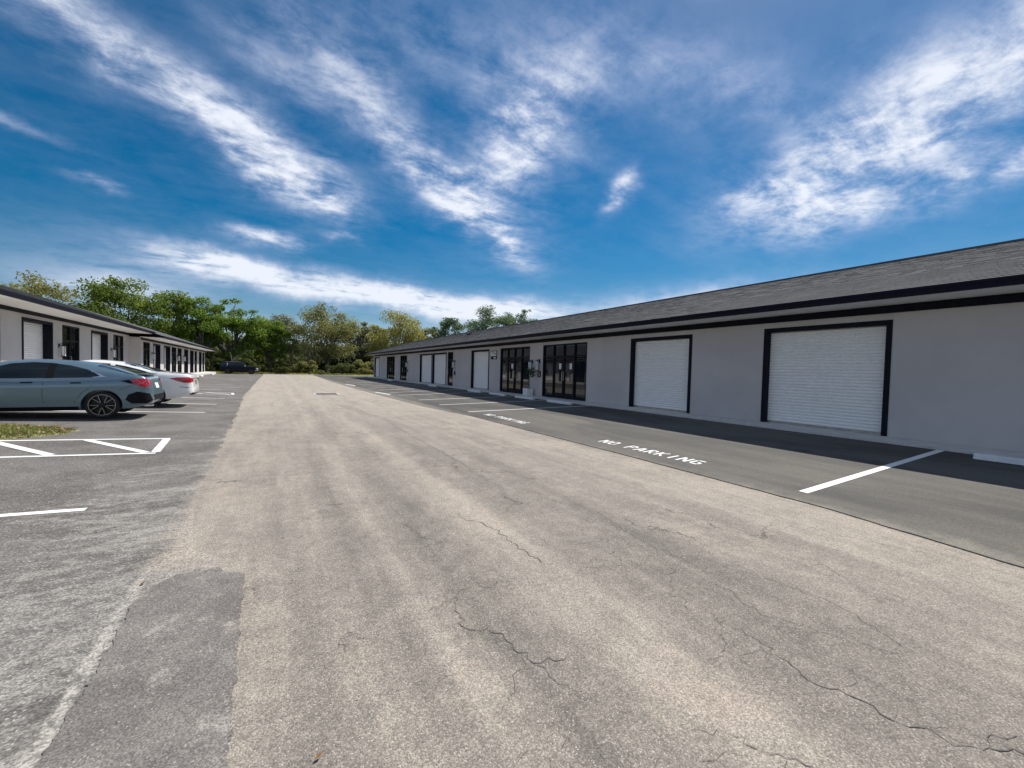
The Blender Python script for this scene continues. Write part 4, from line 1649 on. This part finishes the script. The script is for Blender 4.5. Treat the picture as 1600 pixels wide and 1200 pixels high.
for s_ in (1, -1):
    g.patch('window', [(.98, 1.035), (1.06, 1.10), (1.25, 1.20), (1.55, 1.285), (1.80, 1.32), (1.80, .985), (1.4, .998), (1.12, 1.012)], 'side', M['carglass'], side=s_)
    g.patch('window', [(1.93, 1.335), (2.2, 1.345), (2.55, 1.305), (2.95, 1.16), (3.20, .985), (3.16, .955), (2.6, .965), (1.93, .98)], 'side', M['carglass'], side=s_)
    g.patch('door_pillar', [(1.80, .98), (1.80, 1.325), (1.93, 1.34), (1.93, .975)], 'side', M['black'], .003, side=s_)
    g.patch('window_trim', [(.86, 1.025), (.98, 1.036), (1.12, 1.012), (1.12, 1.000), (.98, 1.012), (.86, 1.015)], 'side', M['chrome'], .007, side=s_)
    g.patch('window_trim', [(.90, 1.03), (1.0, 1.09), (1.14, 1.165), (1.17, 1.155), (1.06, 1.095), (.98, 1.035)], 'side', M['chrome'], .006, side=s_)
    g.seam([(1.95, .965), (1.97, .60), (1.93, .30)], side=s_)
    g.seam([(1.22, .99), (1.12, .80), (1.30, .62), (1.42, .42), (1.45, .30)], side=s_)
    g.seam([(3.22, .94), (3.24, .6), (3.2, .30)], side=s_)
    g.seam([(.30, .86), (.62, .70)], side=s_)
    for hx in (1.30, 2.12):
        o = g.patch('door_handle', [(hx, .885), (hx + .19, .88), (hx + .20, .855), (hx + .01, .86)], 'side', M['black'], .012, side=s_)  # black paints the shade in the recess of the body-coloured handle
    g.patch('sill', [(1.36, .30), (3.2, .30), (3.2, .215), (1.36, .215)], 'side', M['black'], .004, side=s_)
    g.patch('taillight', [(.42, .955), (.30, .985), (.12, .985), (.09, .93), (.08, .80), (.14, .77), (.32, .83)], 'side', M['red'], .010, side=s_)
    g.patch('taillight_surround', [(.60, .93), (.43, .958), (.34, .85), (.44, .87)], 'side', M['black'], .008, side=s_)
    g.patch('bumper_vent', [(-.20, .42), (-.10, .60), (.16, .66), (.30, .58), (.34, .46), (.24, .36), (-.05, .35)], 'corner', M['black'], .006, side=s_)
    g.patch('vent_trim', [(-.24, .34), (.26, .33), (.36, .45), (.39, .44), (.29, .305), (-.26, .315)], 'corner', M['grey'], .012, side=s_)
    g.patch('taillight', [(s_ * .52, .96), (s_ * .72, .99), (s_ * .74, .86), (s_ * .60, .80)], 'rear', M['red'], .010)
g.patch('rear_window', [(.38, -.76), (.70, -.72), (1.08, -.60), (1.14, 0), (1.08, .60), (.70, .72), (.38, .76), (.32, 0)], 'top', M['carglass'], .004, step=.1)
g.patch('licence_plate', [(-.16, .72), (.16, .72), (.16, .86), (-.16, .86)], 'rear', M['white'], .008)
g.patch('diffuser', [(-.52, .42), (.52, .42), (.58, .56), (-.58, .56)], 'rear', M['black'], .006)
mb = MB()
mb.prism([(.16, 1.075), (.34, 1.105), (.36, 1.12), (.17, 1.098), (.13, 1.085)], -.60, .60)
o = mb.build('spoiler', M['grey'], None, bevel=.006)
o.parent = g.root
g.boxpart('mirror', M['grey'], [(2.98, 3.12, .92, 1.08, .96, 1.07), (2.98, 3.12, -1.08, -.92, .96, 1.07)], .02)
g.boxpart('exhaust', M['chrome'], [(.05, .3, .28, .38, .24, .31)], .03)
g.wheels(10, rimr=.76)

# white sedan
wx, wy = -2.32, 18.30
w_ = Car('parked_car', (wx, wy, lot_l(-4.6, wy)), math.pi, 'white sedan parked behind the grey hatchback', M['pearl'], 4.88,
         [(0, .60), (.02, .72), (.05, .90), (.10, 1.01), (.22, 1.05), (.7, 1.085), (1.0, 1.14), (1.5, 1.31), (2.0, 1.42), (2.5, 1.455), (3.0, 1.385), (3.55, 1.12), (4.1, .98), (4.6, .84), (4.82, .66), (4.88, .5)],
         [(0, .40), (.08, .32), (.4, .25), (.8, .2), (4.0, .19), (4.6, .21), (4.88, .34)],
         [(0, .58), (.05, .70), (.15, .80), (.4, .88), (.8, .93), (3.8, .93), (4.4, .88), (4.75, .74), (4.88, .5)],
         [(0, .95), (.4, 1.005), (1.2, 1.0), (2.2, .955), (3.5, .92), (4.3, .84), (4.88, .6)], (1.07, 3.90), .335)
for s_ in (1, -1):
    w_.patch('window', [(1.02, 1.045), (1.35, 1.16), (1.70, 1.26), (1.98, 1.315), (1.98, .99), (1.4, 1.01)], 'side', M['carglass'], side=s_)
    w_.patch('window', [(2.10, 1.335), (2.5, 1.365), (2.85, 1.32), (3.25, 1.15), (3.48, 1.0), (3.4, .965), (2.10, .985)], 'side', M['carglass'], side=s_)
    w_.patch('taillight', [(.60, .90), (.40, .935), (.10, .94), (.06, .88), (.06, .77), (.22, .75), (.42, .82)], 'side', M['red'], .010, side=s_)
    w_.patch('taillight', [(s_ * .46, .89), (s_ * .75, .93), (s_ * .77, .78), (s_ * .50, .79)], 'rear', M['red'], .010)
    w_.patch('reflector', [(.10, .60), (.34, .63), (.35, .615), (.10, .585)], 'side', M['black'], .004, side=s_)
    w_.seam([(1.35, 1.0), (1.2, .78), (1.45, .4)], side=s_)
    w_.seam([(2.06, .98), (2.08, .3)], side=s_)
    w_.patch('exhaust', [(s_ * .44, .36), (s_ * .68, .36), (s_ * .66, .42), (s_ * .46, .42)], 'rear', M['black'], .006)
w_.patch('rear_window', [(.90, -.79), (1.3, -.72), (1.78, -.60), (1.86, 0), (1.78, .60), (1.3, .72), (.90, .79), (.82, 0)], 'top', M['carglass'], .004, step=.1)
w_.patch('licence_plate', [(-.16, .70), (.16, .70), (.16, .84), (-.16, .84)], 'rear', M['steel'], .008)
w_.patch('trunk_trim', [(-.46, .885), (.46, .885), (.46, .90), (-.46, .90)], 'rear', M['chrome'], .010)
w_.patch('lower_bumper', [(-.70, .34), (.70, .34), (.72, .40), (-.72, .40)], 'rear', M['black'], .004)
w_.boxpart('mirror', M['pearl'], [(3.22, 3.36, .95, 1.12, .98, 1.09), (3.22, 3.36, -1.12, -.95, .98, 1.09)], .02)
w_.wheels(10)

# dark SUV at the far end, nose to the right
sx_, sy_ = -4.62 - 2.62, 80.9
u = Car('parked_suv', (sx_, sy_, gz(-4, 80.9) + .005), R(-4), 'dark navy full-size SUV parked at the far end below the trees', M['suv'], 5.35,
        [(0, .95), (.03, 1.2), (.08, 1.55), (.16, 1.78), (.35, 1.88), (.9, 1.93), (2.4, 1.94), (3.0, 1.86), (3.45, 1.58), (3.75, 1.32), (4.1, 1.24), (4.9, 1.16), (5.2, 1.05), (5.32, .85), (5.35, .7)],
        [(0, .5), (.1, .42), (.5, .34), (1, .3), (4.4, .3), (5.0, .34), (5.35, .48)],
        [(0, .88), (.06, .94), (.3, 1.0), (.8, 1.02), (4.6, 1.02), (5.1, .95), (5.35, .75)],
        [(0, 1.22), (1, 1.22), (3.2, 1.20), (4, 1.15), (5.35, .9)], (1.12, 4.22), .40, .32, 1.14, 'SUV')
for s_ in (1, -1):
    u.patch('window', [(.25, 1.70), (1.0, 1.76), (1.0, 1.27), (.28, 1.29)], 'side', M['carglass'], side=s_)
    u.patch('window', [(1.12, 1.76), (2.1, 1.77), (2.1, 1.27), (1.12, 1.27)], 'side', M['carglass'], side=s_)
    u.patch('window', [(2.2, 1.77), (2.75, 1.73), (3.15, 1.55), (3.45, 1.28), (2.2, 1.27)], 'side', M['carglass'], side=s_)
    u.patch('window_trim', [(1.00, 1.27), (1.06, 1.27), (1.12, 1.76), (1.05, 1.76)], 'side', M['chrome'], .008, side=s_)
    u.patch('headlight', [(4.95, .98), (5.18, 1.0), (5.28, .86), (5.0, .86)], 'side', M['frost'], .01, side=s_)
    u.patch('bumper', [(4.75, .52), (5.3, .62), (5.3, .78), (5.0, .75)], 'side', M['steel'], .01, side=s_)
u.patch('windscreen', [(3.05, -.62), (3.72, -.74), (3.78, 0), (3.72, .74), (3.05, .62), (3.1, 0)], 'top', M['carglass'], .004, step=.15)
u.boxpart('mirror', M['chrome'], [(3.42, 3.58, 1.03, 1.25, 1.22, 1.40), (3.42, 3.58, -1.25, -1.03, 1.22, 1.40)], .03)
u.boxpart('roof_rail', M['steel'], [(.7, 2.7, .60, .64, 1.93, 1.985), (.7, 2.7, -.64, -.60, 1.93, 1.985)], .01)
u.wheels(6)


# ------------------------------------------------------------------ plants
def leaf_quads(P, N, size, rng, droop=0.0, aspect=.55):
    """folded leaf sprigs at points P, facing along N with jitter"""
    n = len(P)
    nr = N + rng.normal(0, .75, (n, 3))
    nr /= np.linalg.norm(nr, axis=1, keepdims=True) + 1e-9
    t_ = rng.normal(0, 1, (n, 3))
    t_[:, 2] -= droop
    t_ -= nr * np.sum(t_ * nr, 1, keepdims=True)
    t_ /= np.linalg.norm(t_, axis=1, keepdims=True) + 1e-9
    b_ = np.cross(nr, t_)
    s_ = (size * rng.uniform(.55, 1.35, n))[:, None]
    V = np.empty((n, 4, 3))
    V[:, 0] = P - t_ * s_ * .5
    V[:, 1] = P + b_ * s_ * aspect * .5 + nr * s_ * .12
    V[:, 2] = P + t_ * s_ * .5 - nr * s_ * .08
    V[:, 3] = P - b_ * s_ * aspect * .5 + nr * s_ * .12
    F = (np.arange(n) * 4)[:, None] + np.array([[0, 1, 2, 3]])
    return V.reshape(-1, 3), F


def cluster_points(C, Rr, n, rng, squash=.62):
    """points in flattened clumps, denser near each clump's skin and upper side"""
    w = Rr ** 2
    idx = rng.choice(len(C), n, p=w / w.sum())
    dv = rng.normal(0, 1, (n, 3))
    dv /= np.linalg.norm(dv, axis=1, keepdims=True)
    rr = rng.uniform(0, 1, n) ** .45
    off_ = dv * (rr * Rr[idx])[:, None]
    off_[:, 2] *= squash
    nm = dv.copy()
    nm[:, 2] += .5
    return C[idx] + off_, nm


TRUNKS = {}


def tree(name, label, cat, x, y, h, wid, crown_lo, leafmat, seed, n=9000, leaf=.42, clumps=46, lean=(0, 0), trunk_r=.28, group=None,
         shape=1.0, barkm=None, moss=None, clump_r=1.0, depth=None, forks=3):
    """trunk with forking limbs; crown of leaf sprigs gathered in uneven clumps with gaps"""
    rng = np.random.default_rng(seed)
    z0 = gz(x, y)
    t = thing(name, (x, y, z0), label, cat, group)
    lo = crown_lo * h
    depth = depth or wid * .8
    cs = []
    while len(cs) < clumps:
        p = rng.uniform(-1, 1, 3)
        r2 = p[0] ** 2 + p[1] ** 2 + (abs(p[2]) ** 1.6 if p[2] > 0 else p[2] ** 2 * .7)
        if r2 > 1 or r2 < .16 * rng.random():
            continue
        wz = 1 - .35 * max(0, p[2]) * shape
        cs.append((p[0] * wid / 2 * wz, p[1] * depth / 2 * wz, p[2]))
    cs = np.array(cs)
    mid, hz = (lo + h) / 2, (h - lo) / 2
    cs[:, 2] = mid + cs[:, 2] * hz * .88
    cs[:, 0] += lean[0] * (cs[:, 2] / h)
    cs[:, 1] += lean[1] * (cs[:, 2] / h)
    Rr = rng.uniform(.45, 1.35, clumps) * clump_r * min(wid, h) * .142
    P, N = cluster_points(cs, Rr, n, rng)
    # loose sprigs outside the clumps for a ragged outline
    V, F = leaf_quads(P, N, leaf, rng)
    o = np_mesh('crown', V, F, leafmat, t)
    tag(o, kind='stuff')
    # trunk and limbs
    mb = MB()
    fork = Vector((lean[0] * .35, lean[1] * .35, lo * .75 + .2))
    mb.tube([(0, 0, -.15), (lean[0] * .08, lean[1] * .08, fork.z * .3), (lean[0] * .2 + rng.uniform(-.15, .15), lean[1] * .2, fork.z * .65), tuple(fork)],
            [trunk_r * 1.5, trunk_r * 1.05, trunk_r * .92, trunk_r * .82], 9)
    order = rng.permutation(clumps)[:min(clumps, 26)]
    for k, i in enumerate(order):
        c = Vector(cs[i])
        a = fork * (1 if k % 3 else .8)
        m1 = a.lerp(c, .38) + Vector((rng.uniform(-.5, .5), rng.uniform(-.5, .5), .10 * h))
        m2 = a.lerp(c, .75) + Vector((rng.uniform(-.3, .3), rng.uniform(-.3, .3), .05 * h))
        r_ = trunk_r * rng.uniform(.28, .52)
        mb.tube([a, m1, m2, c], [r_, r_ * .66, r_ * .4, r_ * .14], 5, False)
    mb.build('trunk', barkm or M['bark'], t, True, world=False)
    if moss:
        mi = rng.choice(clumps, 30)
        Pm = cs[mi].repeat(26, 0) + rng.normal(0, 1, (780, 3)) * np.array([1.0, 1.0, .25]) * (Rr[mi].repeat(26))[:, None] * .6
        Pm[:, 2] -= rng.uniform(0, 2.0, 780)
        Nm = rng.normal(0, 1, (780, 3)) * np.array([1, 1, .1])
        V, F = leaf_quads(Pm, Nm, .8, rng, droop=3.0, aspect=.22)
        tag(np_mesh('moss', V, F, moss, t), kind='stuff')
    return t


LF = dict(
    oak=m_leaf('oak_leaf', (0.085, 0.142, 0.03), (0.282, 0.348, 0.075)),
    bright=m_leaf('fresh_green_leaf', (0.104, 0.182, 0.034), (0.28, 0.377, 0.075)),
    olive=m_leaf('olive_leaf', (0.16, 0.173, 0.06), (0.395, 0.377, 0.142)),
    yellow=m_leaf('yellow_green_leaf', (0.208, 0.211, 0.056), (0.49, 0.443, 0.122)),
    pine=m_leaf('pine_needle', (0.075, 0.133, 0.068), (0.217, 0.282, 0.151)),
    grey=m_leaf('greyish_leaf', (0.16, 0.189, 0.129), (0.358, 0.368, 0.246)),
    dark=m_leaf('dark_leaf', (0.045, 0.062, 0.022), (0.125, 0.145, 0.055)),  # darker leaf colour for the thickets and far woodland
    palm=m_leaf('palm_frond', (0.018, 0.032, 0.012), (0.060, 0.080, 0.030), .25),
    moss=m_leaf('hanging_moss', (0.203, 0.203, 0.152), (0.377, 0.362, 0.275)),
    shrub=m_leaf('shrub_leaf', (0.065, 0.085, 0.026), (0.185, 0.200, 0.075)),
    grass=m_leaf('grass_blade', (0.16, 0.21, 0.05), (0.42, 0.40, 0.16)),
    litter=m_leaf('litter_leaf', (0.22, 0.13, 0.06), (0.52, 0.42, 0.26), .1),
)


def px_at(azd, y):
    return math.tan(R(azd)) * y


TG = 'oaks and pines beyond the far end'
def T(name, label, cat, azd, y, el_top, wid, *a, **k):
    y += 6
    x = px_at(azd, y)
    h = (CAMH + math.hypot(x, y) * math.tan(R(el_top))) * 1.06
    return tree(name, label, cat, x, y, h, wid, *a, group=TG, **k)


T('oak_tree', 'rounded olive oak crown at the far left, behind the left roof', 'tree', -18.9, 84, 7.3, 15, .35, LF['olive'], 1, n=9000, clumps=60)
T('oak_tree', 'dark tall oak above the middle of the left roof', 'tree', -13.3, 80, 8.1, 13, .22, LF['oak'], 2, n=12000, clumps=62, leaf=.40)
T('oak_tree', 'oak standing between the dark oak and the bright green oak', 'tree', -9.8, 86, 7.6, 11, .2, LF['oak'], 3, n=10000, clumps=50)
T('oak_tree', 'bright green oak above the end of the left roof', 'tree', -6.9, 84, 7.2, 9.5, .14, LF['bright'], 4, n=11000, clumps=48, leaf=.38)
T('oak_tree', 'big green oak with the thick trunk behind the SUV', 'tree', -4.4, 88, 7.4, 11, .16, LF['bright'], 5, n=12000, clumps=54, trunk_r=.5, lean=(1.5, 0))
T('oak_tree', 'low bright green oak bough right of the SUV', 'tree', -.2, 90, 5.2, 8.0, .22, LF['bright'], 6, n=9000, clumps=38)
T('pine_tree', 'grey distant pine crown behind the bright green bough', 'tree', .6, 126, 5.7, 13, .5, LF['grey'], 7, n=7000, clumps=40, leaf=.5)
T('oak_tree', 'tall moss-hung oak in the middle of the tree line', 'tree', 5.9, 90, 8.1, 15, .14, LF['olive'], 8, n=13000, clumps=66, moss=LF['moss'], shape=1.9, leaf=.38, trunk_r=.4)
T('oak_tree', 'slender grey oak right of the mossy oak', 'tree', 9.6, 98, 6.0, 9, .16, LF['grey'], 9, n=8000, clumps=38, moss=LF['moss'])
T('oak_tree', 'yellow-green oak over the far end of the right roof', 'tree', 14.6, 92, 7.3, 15, .16, LF['yellow'], 10, n=13000, clumps=62, moss=LF['moss'], leaf=.38)
T('oak_tree', 'smaller yellow-green oak left of the tall yellow-green one', 'tree', 11.6, 100, 5.8, 9, .15, LF['yellow'], 11, n=8000, clumps=38)
T('pine_tree', 'sparse pine at the right of the yellow-green oak', 'tree', 21.0, 96, 7.1, 11, .25, LF['pine'], 12, n=9000, clumps=46, leaf=.42)
T('oak_tree', 'low yellow-green oak under the sparse pine', 'tree', 18.6, 100, 5.9, 10, .2, LF['yellow'], 13, n=8000, clumps=38)
T('pine_tree', 'tall dark pine showing over the right roof', 'tree', 26.8, 100, 8.4, 15, .2, LF['pine'], 14, shape=0.0, n=14000, clumps=70, leaf=.42)
T('pine_tree', 'lower pine between the two taller pines over the right roof', 'tree', 29.5, 104, 7.9, 13, .2, LF['pine'], 15, shape=0.0, n=11000, clumps=54, leaf=.42)
T('pine_tree', 'rightmost flat-topped pine over the right roof', 'tree', 31.9, 100, 8.5, 11, .25, LF['pine'], 16, shape=0.0, n=9000, clumps=44, leaf=.42)

# understory shrubs
SG = 'shrubs under the tree line'
for k, (azd, y, h, w, mt, lb_) in enumerate((
        (-2.6, 87, 4.2, 6, 'shrub', 'pale green shrub just right of the SUV nose'),
        (.6, 85, 3.0, 5.5, 'shrub', 'round yellow-green shrub left of the palm'),
        (3.5, 88, 3.6, 5, 'olive', 'brownish thicket between the palm and the mossy oak'),
        (7.6, 86, 3.4, 6, 'shrub', 'green shrub right of the mossy oak trunk'),
        (9.9, 88, 4.0, 5, 'olive', 'thin olive shrub left of the right block'),
        (12.2, 92, 5.2, 7, 'olive', 'tall olive shrub behind the end of the right block'),
        (-6.2, 90, 5.0, 8, 'dark', 'dark thicket behind the SUV tail'),
        (-9.5, 92, 5.5, 10, 'dark', 'dark thicket behind the end of the left block'),
        (5.2, 84.5, 1.1, 4.5, 'olive', 'low mound of weeds at the foot of the mossy oak'))):
    y -= 2.6
    x = px_at(azd, y)
    tree('shrub', lb_, 'shrub', x, y, h * .85, w * .9, .02, LF[mt], 40 + k, n=2600, leaf=.30, clumps=20, trunk_r=.06, group=SG, clump_r=1.35)

# far woodland that closes the horizon, one mass of trunks and leaves
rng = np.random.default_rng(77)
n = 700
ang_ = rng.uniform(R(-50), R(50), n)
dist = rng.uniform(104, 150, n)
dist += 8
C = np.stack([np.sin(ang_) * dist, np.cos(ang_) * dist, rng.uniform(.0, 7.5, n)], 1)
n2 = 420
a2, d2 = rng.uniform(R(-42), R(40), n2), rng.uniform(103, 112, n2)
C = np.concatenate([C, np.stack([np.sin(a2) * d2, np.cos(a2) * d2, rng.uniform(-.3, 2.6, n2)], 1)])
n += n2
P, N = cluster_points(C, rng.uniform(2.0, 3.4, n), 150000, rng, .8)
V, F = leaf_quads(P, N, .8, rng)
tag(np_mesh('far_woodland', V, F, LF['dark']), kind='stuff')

# bleached bare tree
t = thing('bare_tree', (px_at(-4.2, 84), 84, gz(-6, 84)), 'bleached bare leaning trunk with one crooked limb behind the SUV', 'tree')
mb = MB()
mb.tube([(0, 0, -.1), (.2, 0, 1.4), (.6, .1, 2.7)], [.17, .14, .11], 7)
mb.tube([(.6, .1, 2.7), (1.2, 0, 3.0), (1.6, -.1, 3.05), (2.3, -.1, 3.8), (3.0, 0, 4.0)], [.11, .10, .10, .07, .03], 6)
mb.tube([(.3, 0, 1.8), (.1, .2, 3.0), (-.1, .2, 3.6)], [.08, .06, .03], 6)
mb.build('trunk', M['palebark'], t, True, world=False)

# cabbage palm
x, y = px_at(2.0, 84), 84
t = thing('palm_tree', (x, y, gz(x, y)), 'dark cabbage palm standing alone left of the mossy oak', 'tree')
mb = MB()
mb.tube([(0, 0, -.1), (.05, 0, 1.5), (-.03, 0, 3.2), (.02, 0, 4.9)], [.24, .19, .18, .2], 10)
mb.build('trunk', M['palmbark'], t, True, world=False)
rp = random.Random(8)
for k in range(34):
    a = rp.uniform(0, 6.283)
    e = rp.uniform(-.95, 1.1)
    st = 1.15
    dv = Vector((math.cos(a) * math.cos(e), math.sin(a) * math.cos(e), math.sin(e)))
    hub = Vector((0, 0, 5.0)) + dv * st
    sd_ = dv.cross(Vector((0, 0, 1)))
    sd_ = sd_.normalized() if sd_.length > .1 else Vector((1, 0, 0))
    upn = sd_.cross(dv)
    mb = MB()
    mb.tube([(0, 0, 4.9), tuple(hub)], [.03, .02], 4, False)
    for j in range(13):
        w = (j - 6) / 6 * 1.5
        fd_ = dv * math.cos(w) + sd_ * math.sin(w)
        tip = hub + fd_ * (.95 - .2 * abs(w) / 1.5) + Vector((0, 0, -.38 - .12 * rp.random()))
        mdl = hub + fd_ * .5 + upn * .03
        pw = fd_.cross(upn).normalized() * .045
        mb.quad(hub, mdl - pw, tip, mdl + pw)
    mb.build('frond', LF['palm'], t, world=False)

# thin sapling stakes at the far corner of the right block
for azd, y, h, lb_ in ((10.75, 64, 2.3, 'thin pale stake beside the far corner of the right block'), (7.5, 82, 2.2, 'thin pale stake in front of the green shrub')):
    x = px_at(azd, y)
    t = thing('sapling', (x, y, gz(x, y)), lb_, 'sapling')
    mb = MB()
    mb.tube([(0, 0, -.1), (.02, 0, h * .5), (-.02, 0, h)], [.03, .025, .012], 6)
    mb.tube([(.02, 0, h * .6), (.2, .05, h * .85)], [.012, .006], 5)
    mb.tube([(0, 0, h * .7), (-.2, -.05, h * .95)], [.012, .006], 5)
    mb.build('stem', M['palebark'], t, world=False)

# grass island with litter, left edge of the frame
rng = np.random.default_rng(9)
def island_r(x, y):
    # rounded tongue, tip towards the lane
    e = (np.clip((x + 5.0) / 1.45, 0, None)) ** 2 + ((y - 11.62) / 1.02) ** 2
    return e + .12 * np.sin(x * 7 + y * 3) + .08 * np.sin(y * 11 - x * 5)
mb = MB()
gxs = np.linspace(-8.0, -3.4, 45)
gys = np.linspace(10.45, 12.8, 26)
hz_ = lambda x, y: lot_l(x, y) + .006 + .05 * max(0.0, 1 - island_r(x, y)) ** .5 if island_r(x, y) < 1 else lot_l(x, y) - .02
for i in range(44):
    for j in range(25):
        q = [(gxs[i], gys[j]), (gxs[i + 1], gys[j]), (gxs[i + 1], gys[j + 1]), (gxs[i], gys[j + 1])]
        if min(island_r(a, b_) for a, b_ in q) < 1:
            mb.quad(*[(a, b_, hz_(a, b_)) for a, b_ in q])
tag(mb.build('grass_island', M['turf'], None, True), kind='structure')
n = 15000
xy = np.stack([rng.uniform(-8.0, -3.4, n), rng.uniform(10.5, 12.75, n)], 1)
er = island_r(xy[:, 0], xy[:, 1])
xy = xy[er < .98]
er = er[er < .98]
zz = np.array([hz_(a, b_) for a, b_ in xy])
n = len(xy)
az_ = rng.uniform(0, 6.283, n)
hh = rng.uniform(.025, .085, n) * (1.1 - .5 * er)
wd = rng.uniform(.006, .014, n)
V = np.empty((n, 3, 3))
cx, sy2 = np.cos(az_), np.sin(az_)
V[:, 0] = np.stack([xy[:, 0] - cx * wd, xy[:, 1] - sy2 * wd, zz - .01], 1)
V[:, 1] = np.stack([xy[:, 0] + cx * wd, xy[:, 1] + sy2 * wd, zz - .01], 1)
V[:, 2] = np.stack([xy[:, 0] + sy2 * hh * rng.uniform(-.8, .8, n), xy[:, 1] - cx * hh * rng.uniform(-.8, .8, n), zz + hh], 1)
F = np.arange(n * 3).reshape(-1, 3)
tag(np_mesh('lawn_grass', V.reshape(-1, 3), F, LF['grass']), kind='stuff')
n = 900
xy = np.stack([rng.uniform(-7.5, -3.5, n), rng.uniform(10.5, 12.8, n)], 1)
er = island_r(xy[:, 0], xy[:, 1])
k = (er < 1.12) & (rng.random(n) < np.clip(er * .9 + .12, 0, 1))
xy = xy[k]
P = np.stack([xy[:, 0], xy[:, 1], np.array([max(hz_(a, b_), lot_l(a, b_) + .004) for a, b_ in xy]) + .035], 1)
V, F = leaf_quads(P, np.tile([0, 0, 1.5], (len(P), 1)).astype(float), .075, rng, aspect=.6)
V[:, 2] = np.maximum(V[:, 2], np.array([lot_l(a, 11.) + .007 for a in V[:, 0]]))
tag(np_mesh('leaf_litter', V, F, LF['litter']), kind='stuff')

# rough grass on the verge beyond the pavement
n = 26000
xy = np.stack([rng.uniform(-24, 24, n), 80.3 + rng.random(n) ** 1.3 * 12], 1)
k = ~((np.abs(xy[:, 0] + 4.6) < 3.2) & (np.abs(xy[:, 1] - 80.9) < 1.2))
xy = xy[k]
n = len(xy)
az_ = rng.uniform(0, 6.283, n)
hh = rng.uniform(.08, .38, n)
wd = rng.uniform(.015, .05, n)
cx, sy2 = np.cos(az_), np.sin(az_)
V = np.empty((n, 3, 3))
V[:, 0] = np.stack([xy[:, 0] - cx * wd, xy[:, 1] - sy2 * wd, np.full(n, -.05)], 1)
V[:, 1] = np.stack([xy[:, 0] + cx * wd, xy[:, 1] + sy2 * wd, np.full(n, -.05)], 1)
V[:, 2] = np.stack([xy[:, 0] + sy2 * hh * .5, xy[:, 1] - cx * hh * .4, hh], 1)
tag(np_mesh('verge_grass', V.reshape(-1, 3), np.arange(n * 3).reshape(-1, 3), LF['yellow']), kind='stuff')
